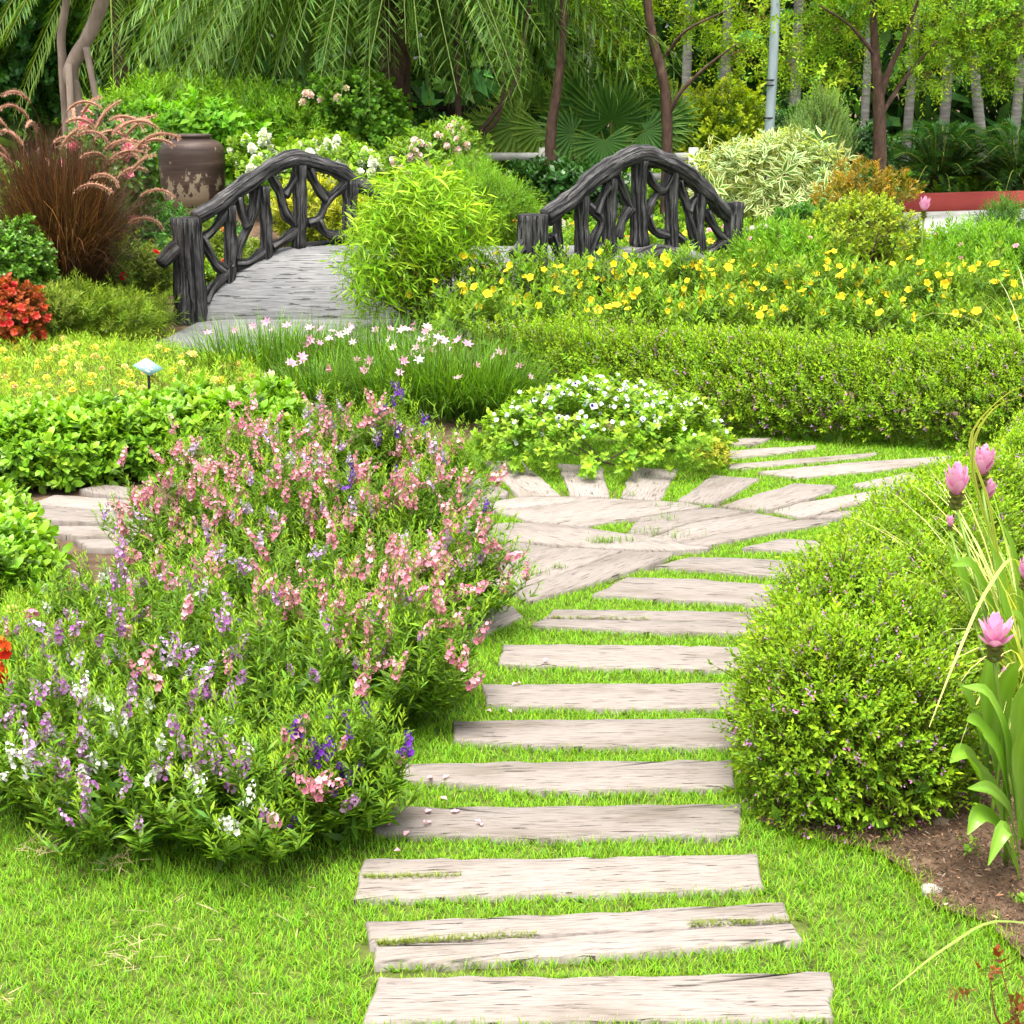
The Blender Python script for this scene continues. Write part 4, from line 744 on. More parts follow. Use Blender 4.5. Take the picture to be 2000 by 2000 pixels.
idx = pick(p, nn, 11); flowerset(o, 'flower', MAR, p[idx] + nn[idx] * .07, nn[idx], 1.4, .2, .8)
REDH = [head('red_flower', dict(n=6, l=.035, w=.03, tilt=70, col=(.55, .01, .02), c1=(.75, .05, .05)), dict(n=5, l=.025, w=.022, tilt=40, col=(.6, .02, .02), c1=(.8, .08, .07)))]
PINKH = [head('pink_cluster', *[dict(n=6, l=.045 - .006 * j, w=.034, tilt=85 - 25 * j, col=(.72, .16, .22), c1=(.86, .4, .42), z=.012 * j, off=j) for j in range(3)])]
for (lb, bl, nf) in (('low red-flowered plants between the purple grass and the left bridge post', [blob(250, 540, 14.6, 80, 45, .5)], 9), ('red-flowered plants seen under the left bridge railing', [blob(400, 500, 16.5, 60, 50, .5), blob(470, 520, 16.4, 50, 35, .5)], 8)):
    o, p, nn = shrub('salvia_plant', lb, 'flower', bl, [SM((.06, .12, .02), (.16, .22, .04), i, .045, .02, .12) for i in range(2)], 900, 1.0, (.3, .7, .5)); idx = pick(p, nn, nf); flowerset(o, 'flower', REDH, p[idx] + nn[idx] * .06 + UP * .04, nn[idx], 1.15)
o, p, nn = shrub('pink_kalanchoe', 'coral pink flowering plant behind the purple fountain grass', 'flower', [blob(215, 330, 17.0, 75, 90, .5)], [SM((.03, .10, .015), (.08, .18, .03), i, .07, .035, .12) for i in range(2)], 900, 1.0, material=GLOSSY); idx = pick(p, nn, 26); flowerset(o, 'flower', PINKH, p[idx] + nn[idx] * .08, nn[idx], 1.6, .3, .6)

# ---------------------------------------------------------------- shrubs behind the jar and the bridge
BIGL = lambda c0, c1, i=0: shoot(.16, 5, .115, .06, c0, c1, 80, 40, leaf, (.1, .12, .04), 2, i, .8)
shrub('hydrangea_shrub', 'broad-leaved bright green shrub right behind the jar', 'shrub', [blob(300, 290, 20.6, 75, 60, .7), blob(400, 260, 20.9, 80, 45, .7), blob(270, 370, 20.3, 60, 70, .6), blob(480, 330, 20.9, 60, 70, .6)], [BIGL((.055, .17, .015), (.14, .33, .025), i) for i in range(2)], 1500, 1.0, base=A(-4.2, 20.8, .4))
shrub('feathery_shrub', 'fine feathery light green shrub under the left palm fronds', 'shrub', [blob(330, 222, 22.5, 60, 30, .6), blob(405, 205, 22.9, 40, 20, .4), blob(455, 235, 22.6, 50, 28, .6), blob(250, 240, 22.3, 45, 28, .6), blob(490, 212, 23.0, 28, 16, .3), blob(285, 205, 22.8, 30, 16, .3), blob(365, 190, 23.0, 24, 13, .3)], [FE((.07, .17, .012), (.16, .32, .02), i, .3, 18, .095, .024) for i in range(2)], 1900, 1.0, (.7, .3, .5), base=A(-4.6, 22.5, .2))
shrub('feathery_shrub', 'fine feathery mid green shrub between the jar and the rose bush', 'shrub', [blob(570, 265, 21.8, 60, 42, .6), blob(520, 240, 22.0, 45, 34, .5), blob(500, 300, 21.6, 50, 45, .6), blob(610, 290, 21.6, 40, 36, .4)], [FE((.06, .16, .012), (.15, .31, .02), i, .3, 18, .095, .022) for i in range(2)], 1400, 1.0, (.7, .3, .5), base=A(-3.2, 21.8, .1))
ROSE = [head('rose_flower', *[dict(n=6 - j, l=.055 - .01 * j, w=.05, tilt=75 - 22 * j, col=c, c1=c2, z=.008 * j, off=j) for j in range(3)]) for c, c2 in (((.86, .6, .48), (.9, .76, .66)), ((.88, .78, .42), (.92, .88, .66)), ((.88, .7, .62), (.92, .84, .78)))]
o, p, nn = shrub('rose_bush', 'dark leafy rose bush with a few cream and pink roses behind the left railing', 'shrub', [blob(700, 240, 22.0, 85, 80, .8), blob(760, 300, 21.6, 55, 60, .6), blob(640, 220, 22.2, 60, 50, .6)], [SM((.035, .11, .012), (.10, .23, .022), i, .07, .045, .13) for i in range(2)], 2200, 1.05, base=A(-2.1, 22, 0)); idx = pick(p, nn, 13); flowerset(o, 'flower', ROSE, p[idx] + nn[idx] * .09, nn[idx], 1.2, .3, .8)
for (x, y) in ((605, 186), (628, 195), (592, 200), (536, 216), (598, 183)): inst('flower', ROSE[0], o, PG(x, y, 21.6), A(R.normal() * .3, -.7, .6), 0, 1.3)
WHT = [head('white_cluster', *[dict(n=7, l=.05 - .008 * j, w=.045, tilt=88 - 22 * j, col=(.78, .82, .6), c1=(.9, .9, .84), z=.018 * j, off=j) for j in range(4)])]
o, p, nn = shrub('white_flower_shrub', 'shrub massed with white flower heads behind the left bridge railing', 'shrub', [blob(540, 360, 18.9, 60, 40, .6), blob(640, 330, 19.0, 80, 50, .6), blob(720, 355, 18.8, 50, 45, .5), blob(500, 310, 19.5, 35, 32, .4)], [SM((.08, .19, .02), (.2, .34, .04), i, .07, .04, .12) for i in range(2)], 1600, 1.0); idx = pick(p, nn, 150); flowerset(o, 'flower', WHT, p[idx] + nn[idx] * .08, nn[idx], 1.25, .3, .6)
o, p, nn = shrub('pink_oleander', 'pale pink flowering shrub standing just behind the bamboo bush', 'shrub', [blob(850, 310, 17.9, 50, 40, .5), blob(895, 290, 18.2, 38, 36, .4), blob(805, 325, 17.8, 40, 36, .4)], [SM((.06, .15, .02), (.16, .28, .04), i, .08, .025, .13) for i in range(2)], 700, 1.0, (.6, .6, .5))
PPK = [head('pale_pink_cluster', *[dict(n=6, l=.045 - .007 * j, w=.04, tilt=85 - 24 * j, col=(.86, .55, .5), c1=(.92, .8, .76), z=.014 * j, off=j) for j in range(3)])]
idx = pick(p, nn, 44); flowerset(o, 'flower', PPK, p[idx] + nn[idx] * .07, nn[idx], 1.3, .3, .6)
shrub('golden_shrub', 'yellow-green leafy plant seen through the left bridge railing', 'plant', [blob(610, 420, 17.6, 80, 50, .5), blob(690, 440, 17.4, 50, 50, .4)], [SM((.14, .2, .02), (.34, .36, .04), i, .07, .02, .13) for i in range(2)], 900, 1.0, (.4, .6, .5))
shrub('asparagus_fern', 'soft feathery fern right of the bamboo bush', 'plant', [blob(950, 405, 16.8, 60, 40, .5), blob(915, 370, 17.2, 40, 32, .4), blob(1000, 430, 16.7, 35, 30, .4)], [FE((.07, .18, .015), (.17, .34, .03), i, .22, 20, .06, .008) for i in range(2)], 1700, 1.0, (.7, .2, .5))

# ---------------------------------------------------------------- ground cover beyond the bridge (nobody could count it)
def cover(name, label, x0, x1, y0, y1, n, tm, h=.2, size=1.0, tint=.25, hue=.12):
    p = np.c_[x0 + (x1 - x0) * R.random(n), y0 + (y1 - y0) * R.random(n)]; z = h * (.5 + .5 * lump(p[:, 0], p[:, 1], .8)) * R.random(n) ** .5; m = MB(); d = UP + rv(n) * .6
    ok = ~((np.abs(p[:, 0] + .55 - (p[:, 1] - 14.3) * 1.3) < 1.9) & (p[:, 1] > 13.2) & (p[:, 1] < 16.1)); p = p[ok]; z = z[ok]; d = d[ok]
    ok = ~((p[:, 0] > 4.2) & (p[:, 1] > 20) & (p[:, 1] < 26.8)); p = p[ok]; z = z[ok]; d = d[ok]
    for i, t in enumerate(tm): q = np.arange(len(p)) % len(tm) == i; scatter(m, t, np.c_[p[q], np.maximum(z[q], .01)], d[q], size, None, tint, hue)
    o = m.build(name, LEAF, kind='stuff'); o['label'] = label; return o
GC = [SM((.07, .16, .018), (.18, .32, .03), i, .07, .035, .14) for i in range(3)]
cover('ground_cover', 'mixed low green ground cover around and behind the bridge', -5.5, 6.5, 15.5, 19.5, 5200, GC, .4, 1.1)
cover('far_ground_cover', 'low green ground cover beneath the far palms', -12, 13, 20, 33, 3600, [SM((.05, .13, .015), (.13, .27, .025), 1, .14, .08, .25)], .45, 1.2)
cover('side_ground_cover', 'low green ground cover behind the yellow flower bed', 1.6, 7, 13.4, 16.0, 1900, GC, .12, .9)
cover('left_ground_cover', 'low green ground cover around the purple grass', -6.5, -3.7, 12.6, 17, 1700, GC, .25, .9)
OR = [head('orange_flower', dict(n=6, l=.04, w=.035, tilt=70, col=c, c1=c2), dict(n=4, l=.025, w=.02, tilt=35, col=c, c1=c2)) for c, c2 in (((.75, .2, .03), (.85, .4, .05)), ((.78, .3, .4), (.88, .5, .55)), ((.8, .55, .04), (.9, .7, .1)))]
o = empty('zinnia_patch', A(1.6, 17.2, 0), 'patch of small orange and pink flowers seen through the right railing', 'flower bed'); m = MB(); bx = polyrand([(-.3, 16.6), (3.4, 16.6), (3.6, 18.3), (-.3, 18.3)], 900); scatter(m, GC[0], np.c_[bx, .25 + .25 * R.random(900)], UP + rv(900) * .6, 1.0); m.build('foliage', LEAF, o, kind='stuff')
for q in polyrand([(-.3, 16.6), (3.4, 16.6), (3.6, 18.0), (-.3, 18.0)], 34): inst('flower', OR[R.integers(3)], o, A(q[0], q[1], .45 + .15 * R.random()), A(R.normal() * .3, -.6, .7), 0, 1.2)

# ---------------------------------------------------------------- right middle ground
o, p, nn = shrub('twiggy_shrub', 'round twiggy shrub with yellow-green top and bare branches behind the yellow bed', 'shrub', [blob(1680, 445, 15.2, 95, 36, .5), blob(1630, 475, 15.0, 55, 34, .45), blob(1750, 475, 15.2, 55, 34, .45), blob(1700, 420, 15.3, 50, 28, .4)], [SM((.13, .21, .02), (.27, .36, .03), i, .042, .018, .08) for i in range(2)], 1150, 1.0, (.7, .5, .4), None, .2, .1, .25, base=P(1690, 590), nstem=60, stemr=.016, stemcol=(.16, .1, .07))
for (lb, bl, n) in (('feathery bright green shrub at the right edge below the red wall', [blob(1920, 525, 15.2, 100, 52, .6), blob(1840, 555, 14.8, 75, 42, .5), blob(2010, 545, 14.9, 80, 55, .5), blob(1880, 490, 15.4, 40, 26, .4), blob(1960, 500, 15.3, 45, 28, .4)], 2500), ('feathery green shrub left of the round twiggy shrub', [blob(1560, 530, 15.0, 70, 42, .5), blob(1500, 515, 15.4, 50, 36, .4), blob(1540, 490, 15.3, 36, 24, .3)], 1600)):
    o, p, nn = shrub('cosmos_shrub', lb, 'shrub', bl, [FE((.055, .16, .012), (.15, .32, .022), i, .2, 18, .066, .015) for i in range(2)], n, 1.0, (.6, .5, .4)); idx = pick(p, nn, 9); flowerset(o, 'flower', [OR[1]], p[idx] + nn[idx] * .1 + UP * .06, nn[idx], .8)
def varleaf(l, w, c): 
    V, T, C = leaf(l, w, A(.52, .58, .46), A(.56, .62, .5), .1, .2); V2, T2, C2 = leaf(l * .86, w * .55, A(.06, .15, .03), A(.12, .22, .04), .1, .2); V2 = V2 + A(0, .0025, l * .05); return np.vstack([V, V2]), np.vstack([T, T2 + 5]), np.vstack([C, C2])
VAR = [shoot(.2, 6, .17, .05, (.1, .2, .04), (.2, .3, .06), 80, 45, lambda l, w, c: varleaf(l, w, c), (.2, .12, .06), 2, i, .8) for i in range(2)]
shrub('variegated_shrub', 'cream and green variegated shrub right of the bridge', 'shrub', [blob(1480, 350, 19.0, 95, 65, .7), blob(1560, 340, 19.2, 70, 55, .6), blob(1420, 370, 18.9, 50, 50, .5), blob(1530, 410, 18.6, 90, 45, .5)], VAR, 420, 1.0, (.8, .35, .4), None, .15, .05, .4)
rk = MB(); V = rv(300); 
def rock(name, label, px, py, g, rx, rz, material=ROCK):
    import bmesh
    c, r = blob(px, py, g, rx, rz, None); bm = bmesh.new(); bmesh.ops.create_icosphere(bm, subdivisions=3, radius=1); ph = R.random(6) * 6
    for v in bm.verts: v.co *= 1 + .12 * math.sin(v.co.x * 3 + ph[0]) + .1 * math.sin(v.co.y * 5 + ph[1] + v.co.z * 3) + .06 * math.sin(v.co.z * 9 + ph[2]); v.co = Vector((v.co.x * r[0], v.co.y * r[1], max(v.co.z, -.8) * r[2]))
    me = bpy.data.meshes.new(name); bm.to_mesh(me); bm.free(); me.materials.append(material); o = bpy.data.objects.new(name, me); scene.collection.objects.link(o); o.location = (c[0], c[1], c[2] if c[2] - r[2] * .8 > .3 else r[2] * .75); o['label'] = label; o['category'] = 'rock'; return o
rock('garden_rock', 'grey upright boulder half hidden in the variegated shrub', 1567, 385, 18.35, 34, 62).location.z = .42
rock('garden_rock', 'low pinkish boulder behind the bridge left of the right railing', 1075, 385, 19.5, 42, 26).location.z = .35
o, p, nn = shrub('croton_shrub', 'orange-tipped bronze shrub in front of the red wall', 'shrub', [blob(1680, 360, 17.5, 45, 32, .4), blob(1640, 405, 17.2, 50, 38, .4), blob(1745, 375, 17.5, 36, 28, .35), blob(1690, 400, 17.3, 45, 30, .35)], [shoot(.12, 6, .06, .022, (.09, .15, .015), (.27, .16, .025), 70, 25, leaf, (.12, .06, .03), 2, i, .8) for i in range(2)], 420, 1.0, (.5, .8, .3), nstem=14)
shrub('dark_green_shrub', 'low dark green bush below the variegated shrub', 'shrub', [blob(1570, 455, 16.5, 60, 38, .4)], [SM((.025, .09, .015), (.06, .17, .03), i, .05, .02, .1) for i in range(2)], 700, 1.0)
shrub('dark_green_shrub', 'small dark green conifer bush in front of the pale paving', 'shrub', [blob(1960, 440, 16.6, 35, 28, .3)], [FE((.03, .1, .015), (.07, .19, .03), i, .14) for i in range(2)], 420, 1.0)
b = PG(1490, 470, 15.9); b[2] = 0; o = empty('log_bench', b, 'small weathered log bench beyond the right bridge post', 'bench'); m = MB(); tube(m, [PG(1458, 452, 15.9), PG(1490, 447, 15.9), PG(1522, 449, 15.9)], [.05, .06, .05], 8, 8, (1, 1, 1), .15); m.build('seat', ROCK, o, True); m = MB(); tube(m, [b, PG(1490, 452, 15.9)], .04, 8, 4, (.05, .04, .035)); m.build('leg', DRY, o)
# striped grasses
def tuft(name, label, b, n, L, w, lean, droop, c0, c1, r=.06, cat='grass clump', seg=6, azr=None, mname='blades'):
    o = empty(name, b, label, cat); m = MB(); a = R.random(n) * 2 * PI if azr is None else azr[0] + (azr[1] - azr[0]) * R.random(n); q = np.sqrt(R.random(n)) * r
    base = b + np.c_[np.cos(a) * q, np.sin(a) * q, np.zeros(n)]; LL = L * (.6 + .6 * R.random(n)); ln = lean * (.3 + R.random(n)); dr = droop * (.4 + R.random(n)); st = R.get_state() if False else None
    g0 = R.random(n) < .55; blades(m, base[g0], a[g0], LL[g0], w, ln[g0], dr[g0], c0, c1, seg, .12, .06)
    blades(m, base[~g0], a[~g0], LL[~g0], w * .8, ln[~g0], dr[~g0], (.09, .18, .03), (.2, .32, .06), seg, .15, .06); m.build(mname, LEAF, o, kind='stuff'); return o
CW, CW2 = (.42, .46, .24), (.66, .68, .5)
tuft('striped_grass', 'pale striped grass tuft rising behind the yellow bed below the far bridge post', P(1475, 600), 60, .62, .014, .5, 1.7, CW, CW2)
tuft('striped_grass', 'pale striped grass tuft behind the yellow bed in front of the twiggy shrub', P(1590, 610), 45, .6, .014, .5, 1.8, CW, CW2)
tuft('striped_grass', 'tall striped grass blades at the right edge behind the yellow bed', P(2010, 740), 26, .95, .016, .4, 1.2, CW, CW2)

# ---------------------------------------------------------------- right foreground: mulch, siam tulips, grasses
MUL = np.array([P(*q) for q in [(1480, 1600), (1560, 1630), (1700, 1655), (1775, 1700), (1830, 1770), (1930, 1800), (2010, 1880), (2120, 1960), (2500, 1960), (2500, 1400), (1900, 1480)]])
sheet('mulch_bed', MUL, -.001, SOIL)
m = MB(); n = 34000; q = polyrand(MUL, n); kk = (q[:, 0] < 1.75); q = q[kk]; n = len(q); zz_ = .012 * R.random(n) + .01 * (lump(q[:, 0] * 4, q[:, 1] * 4) > 0)
scatter(m, diamond(.017, .004, A(.12, .075, .048), A(.2, .13, .085)), np.c_[q, zz_], np.c_[R.normal(size=(n, 2)), R.normal(size=n) * .4], .3 + 1.2 * R.random(n) ** 2, 6.28, .55, .12); m.build('mulch', DRY, kind='stuff')
def pebble(px, py, r, col, label):
    c = P(px, py); m = MB(); u = rv(60); import mathutils
    th = np.linspace(0, 2 * PI, 9)[:-1]; V = [(0, 0, r * .8)] + [(r * 1.2 * math.cos(t) * (1 + .2 * R.normal()), r * math.sin(t), r * .35) for t in th] + [(r * math.cos(t), r * math.sin(t), -.02) for t in th]
    T = [(0, 1 + j, 1 + (j + 1) % 8) for j in range(8)] + [t for j in range(8) for t in ((1 + j, 9 + j, 9 + (j + 1) % 8), (1 + j, 9 + (j + 1) % 8, 1 + (j + 1) % 8))]
    m.add(np.array(V) + c, T, A(*col)); o = m.build('pebble', DRY, None, True, None, c); o['label'] = label; o['category'] = 'stone'
pebble(1817, 1737, .022, (.42, .38, .32), 'pale angular stone on the mulch near the lawn edge'); pebble(1945, 1655, .025, (.26, .17, .11), 'brown rounded stone on the mulch below the siam tulip'); pebble(1835, 1605, .024, (.2, .15, .11), 'dull brown stone in the shade of the cuphea hedge')
def ribbon(m, pts, widths, c0, c1, mid=None, n=11, upn=None, wav=0.0):
    p = smoothpath(pts, n); t = norm(np.gradient(p, axis=0)); w = np.interp(np.linspace(0, 1, n), np.linspace(0, 1, len(widths)), widths); u = A(0, 0, 1) if upn is None else norm(np.asarray(upn, float))
    sd = norm(np.cross(t, u)); nn = np.cross(sd, t); rows = []; C = []
    for k, off in ((-1, 1.0), (-.5, .45), (0, 0), (.5, .45), (1, 1.0)):
        rows.append(p + sd * (w * k / 2)[:, None] + nn * (w * .16 * off * (1 + wav * np.sin(np.arange(n) * 1.7 + k)))[:, None]); tt = np.linspace(0, 1, n)[:, None]; c = A(*c0) * (1 - tt) + A(*c1) * tt
        C.append(c * (1.0 if k or mid is None else mid))
    V = np.stack(rows, 1).reshape(-1, 3); C = np.stack(C, 1).reshape(-1, 3); T = []
    for i in range(n - 1):
        for j in range(4): a = i * 5 + j; T += [(a, a + 1, a + 6), (a, a + 6, a + 5)]
    m.add(V, T, C); return m
def bract(l, w, c0, c1, cup, n=7, tipc=None):
    m = MB(); t = np.linspace(0, 1, n); y = cup * np.sin(t * PI * .75) * l; ww = w * np.sin(np.clip(t * .82 + .16, 0, 1) * PI) ** .8; ww[-1] = 0; V = []; C = []
    for i in range(n):
        for k in (-1, 0, 1): V.append((ww[i] * k / 2, y[i] - .22 * abs(k) * ww[i], t[i] * l)); C.append(np.asarray(c0) * (1 - t[i]) + np.asarray(c1) * t[i] if tipc is None or t[i] < .93 else tipc)
    T = [q for i in range(n - 1) for j in range(2) for q in ((i * 3 + j, i * 3 + j + 1, i * 3 + j + 4), (i * 3 + j, i * 3 + j + 4, i * 3 + j + 3))]
    return np.array(V), np.array(T), np.array(C)
def tulip_head(openess=1.0, seed=0, k=1.0):
    m = MB(); r = np.random.default_rng(seed)
    for ring, (nb, z, tl, l, w) in enumerate(((5, .0, 34, .062, .034), (5, .014, 24, .068, .034), (4, .028, 14, .066, .030), (3, .038, 6, .056, .024))):
        for i in range(nb):
            az = i / nb * 2 * PI + ring * .65 + r.normal() * .1; a = math.radians(tl * openess + r.normal() * 4); V, T, C = bract(l * (.92 + .16 * r.random()), w, (.74, .30, .50), (.84, .48, .68), .16, tipc=A(.68, .32, .38)); d = A(math.sin(a) * math.cos(az), math.sin(a) * math.sin(az), math.cos(a))
            ref = A(math.cos(az), math.sin(az), 0); m.add(rot_to(V, d, 0, ref) + A(math.cos(az) * .008, math.sin(az) * .008, z), T, C)
    for ring in range(3):
        for i in range(5):
            az = i / 5 * 2 * PI + ring * .6; V, T, C = bract(.03, .026, (.13, .19, .035), (.24, .22, .06), .1, 5); a = math.radians(42); d = A(math.sin(a) * math.cos(az), math.sin(a) * math.sin(az), math.cos(a)); m.add(rot_to(V, d, 0, A(math.cos(az), math.sin(az), 0)) + A(math.cos(az) * .005, math.sin(az) * .005, -.05 + ring * .017), T, C)
    return m.mesh('siam_tulip_head', PETAL, (0, 0, 0), True)
TH = [tulip_head(1.0, 1), tulip_head(.62, 2), tulip_head(.5, 3)]
def siam_tulip(label, base, fpix, g, lv, me, sc=1.0, tilt=(0, 0, 1)):
    o = empty('siam_tulip', base, label, 'flower', 'siam tulips at the right edge'); f = PG(*fpix, g); m = MB(); tube(m, [base, base * .5 + f * .5 + A(.01, 0, 0), f - A(0, 0, .03) * sc], [.007, .006, .0055], 7, 8, (.14, .24, .04)); m.build('stalk', GLOSSY, o, True)
    inst('flower', me, o, f, tilt, R.random() * 6, sc)
    for (pts, w) in lv:
        q = [PG(x, y, gg) for x, y, gg in pts]; m = MB(); c = .85 + .3 * R.random(); ribbon(m, q, [w * .25, w * .8, w, w * .85, .004], A(.10, .22, .025) * c, A(.15, .30, .04) * c, 1.25, 12, A(.25, -.5, .8), .3); m.build('leaf', GLOSSY, o, True)
bA, bB, bC = P(1965, 1690), P(2000, 1560), P(1985, 1470)
siam_tulip('open pink siam tulip low at the right edge in front of the hedge', bA, (1943, 1262), bA[1] - .02, [([(1975, 1650, 3.95), (1940, 1560, 3.88), (1900, 1500, 3.80), (1885, 1468, 3.72)], .10), ([(1975, 1600, 3.9), (1950, 1480, 3.82), (1910, 1420, 3.78), (1888, 1408, 3.72)], .07), ([(1990, 1680, 3.9), (1970, 1590, 3.80), (1935, 1545, 3.75), (1890, 1540, 3.7)], .055), ([(1985, 1700, 3.85), (1950, 1620, 3.78), (1915, 1590, 3.74), (1890, 1630, 3.70)], .06),
   ([(1990, 1640, 3.9), (1985, 1470, 3.86), (1995, 1380, 3.84), (2030, 1320, 3.82)], .10), ([(1985, 1600, 3.9), (1965, 1450, 3.85), (1930, 1360, 3.80), (1880, 1340, 3.74)], .05), ([(2000, 1650, 3.82), (1990, 1560, 3.75), (1990, 1470, 3.72), (2020, 1400, 3.7)], .09), ([(1990, 1720, 3.8), (1975, 1650, 3.7), (1960, 1620, 3.65), (1930, 1690, 3.6)], .05)], TH[0], 1.0, (-.08, -.12, 1))
siam_tulip('pink siam tulip left of its taller neighbour above the hedge', bB, (1868, 965), 4.9, [([(1960, 1420, 4.75), (1920, 1260, 4.75), (1880, 1140, 4.7), (1845, 1060, 4.65)], .075), ([(1960, 1400, 4.7), (1940, 1220, 4.65), (1900, 1110, 4.6), (1858, 1105, 4.55)], .06), ([(1975, 1400, 4.7), (1965, 1240, 4.68), (1950, 1120, 4.66), (1925, 1040, 4.6)], .06)], TH[1], 1.15, (-.06, -.05, 1))
siam_tulip('tall slender pink siam tulip highest at the right edge', bC, (1918, 925), 5.1, [([(1985, 1380, 4.95), (1990, 1200, 4.95), (1975, 1080, 4.9), (1950, 1010, 4.85)], .06), ([(1990, 1400, 4.9), (2000, 1250, 4.9), (2020, 1150, 4.85), (2060, 1100, 4.8)], .07)], TH[2], 1.1, (.05, -.05, 1))
siam_tulip('small pink siam tulip just below the tall one', bC + A(.04, .05, 0), (1925, 975), 5.15, [([(2000, 1380, 5.0), (1990, 1230, 5.0), (1960, 1150, 4.95), (1930, 1140, 4.9)], .05)], TH[2], .8, (.1, -.15, 1))
siam_tulip('leafy siam tulip in bud standing between the open one and the hedge', P(1935, 1600), (1962, 1330), 4.25, [([(1940, 1560, 4.25), (1915, 1450, 4.2), (1890, 1370, 4.15), (1868, 1330, 4.1)], .075), ([(1945, 1560, 4.25), (1945, 1430, 4.2), (1960, 1340, 4.18), (1990, 1290, 4.15)], .08), ([(1950, 1540, 4.2), (1925, 1420, 4.12), (1925, 1330, 4.1), (1935, 1270, 4.1)], .07), ([(1930, 1560, 4.25), (1905, 1490, 4.15), (1880, 1470, 4.1), (1855, 1490, 4.05)], .06), ([(1955, 1550, 4.2), (1975, 1430, 4.15), (1995, 1370, 4.1), (2030, 1350, 4.05)], .075)], TH[2], .45, (0, 0, 1))
siam_tulip('narrow pink siam tulip bud left of the others', bB + A(-.03, .02, 0), (1856, 1028), 4.85, [], TH[2], .42, (-.1, 0, 1))
siam_tulip('pink siam tulip cut off by the right picture edge', bA + A(.08, .1, 0), (2003, 1130), 4.05, [([(2010, 1400, 4.0), (2005, 1300, 3.98), (1990, 1220, 3.95), (1975, 1190, 3.92)], .06)], TH[1], .7, (.1, 0, 1))
b = PG(1805, 412, 14.0); bb = P(1805, 640); bb[1] = 14.0; bb[0] = b[0]
o = empty('siam_tulip', bb, 'lone distant siam tulip in front of the red wall', 'flower', 'siam tulips at the right edge'); inst('flower', TH[1], o, b, UP, 0, 1.4); m = MB(); tube(m, [bb, b - UP * .04], .01, 6, 4, (.14, .24, .04)); m.build('stalk', GLOSSY, o)
gb = PG(2035, 1330, 4.75); gb[2] = 0
o = tuft('striped_grass', 'large arching cream-striped grass at the right edge behind the siam tulips', gb, 300, .9, .010, .26, 1.9, (.34, .40, .15), (.56, .6, .34), .14, seg=8, azr=(1.6, 5.2))
m = MB()
for pts in ([(2020, 1300, 4.9), (1960, 1130, 4.7), (1930, 980, 4.6), (1895, 860, 4.5), (1960, 775, 4.4), (2030, 745, 4.3)], [(2020, 1280, 4.9), (1920, 1000, 4.6), (1900, 880, 4.5), (1940, 800, 4.4), (2010, 770, 4.3)], [(2030, 1300, 4.8), (1990, 1100, 4.5), (1930, 1150, 4.3), (1870, 1280, 4.1), (1815, 1420, 4.0)]):
    ribbon(m, [PG(*q) for q in pts], [.008, .012, .011, .008, .003], (.24, .34, .10), (.52, .54, .3), .55, 20)
m.build('long_blade', LEAF, o, True)
m = MB(); pts = [PG(2080, 1770, 2.95), PG(1960, 1800, 2.9), PG(1850, 1850, 2.85), PG(1740, 1935, 2.8)]; b = PG(2080, 1770, 2.95); b[2] = 0; o = empty('grass_blade', b, 'single stray grass blade arching over the lawn at lower right', 'grass'); ribbon(m, [b, b * .4 + pts[0] * .6 + A(.05, 0, .05)] + pts[1:], [.008, .009, .009, .008, .003], (.14, .22, .05), (.26, .34, .12), None, 20); m.build('blade', LEAF, o, True)
o, p, nn = shrub('copperleaf_plant', 'small red-leaved plant in the lower right corner', 'plant', [(PG(1965, 1935, 3.0) * A(1, 1, 1), A(.07, .06, .05)), (PG(1940, 1990, 2.95), A(.05, .05, .03))], [shoot(.05, 4, .036, .022, (.09, .07, .02), (.26, .05, .03), 75, 35, leaf, (.2, .06, .04), 2, i) for i in range(2)], 13, .8, (.5, .5, .5), base=A(*P(1990, 2010)[:2], 0), nstem=6, stemr=.003, stemcol=(.25, .06, .05))
for k, (px, py) in enumerate(((1965, 1680), (1895, 1670), (1990, 1775))):
    b = P(px, py); o, p, nn = shrub('weed_seedling', ('tiny green seedling on the mulch beside the tulip leaves', 'tiny green seedling on the mulch nearer the hedge', 'tiny green seedling on the mulch at the right edge')[k], 'plant', [(b + UP * .02, A(.02, .02, .02))], shoot(.02, 4, .02, .011, (.1, .22, .03), (.16, .3, .04), 75, 40, leaf), 8, 1.0, nstem=0, zmin=.004)

# ---------------------------------------------------------------- background: red wall, paving, fence, post
w0, w1 = PG(1740, 412, 25.2), PG(2200, 405, 26.8)
def wallbox(name, a, b, z0, z1, th, material, parent=None, kind=None):
    d = norm((b - a) * A(1, 1, 0)); n = A(-d[1], d[0], 0) * th; m = MB(); V = [p + q + A(0, 0, z) for z in (z0, z1) for p, q in ((a * A(1, 1, 0), 0 * n), (b * A(1, 1, 0), 0 * n), (b * A(1, 1, 0), n), (a * A(1, 1, 0), n))]
    m.add(V, [(0, 2, 1), (0, 3, 2), (4, 5, 6), (4, 6, 7), (0, 1, 5), (0, 5, 4), (1, 2, 6), (1, 6, 5), (2, 3, 7), (2, 7, 6), (3, 0, 4), (3, 4, 7)], A(1, 1, 1)); return m.build(name, material, parent, kind=kind, origin=None if parent is not None else tuple(a * A(1, 1, 0)))
wz0, wz1 = PG(1860, 413, 25.7)[2], PG(1860, 377, 25.7)[2]
o = wallbox('red_wall', w0, w1, -.05, wz1, .25, RED); o['label'] = 'long low dark red painted wall at the right behind the paving'; o['category'] = 'wall'
o = wallbox('wall_kerb', w0 - A(0, .25, 0), w1 - A(0, .25, 0), -.05, wz0 + .02, .22, WHITE); o['label'] = 'white kerb along the foot of the red wall'; o['category'] = 'kerb'
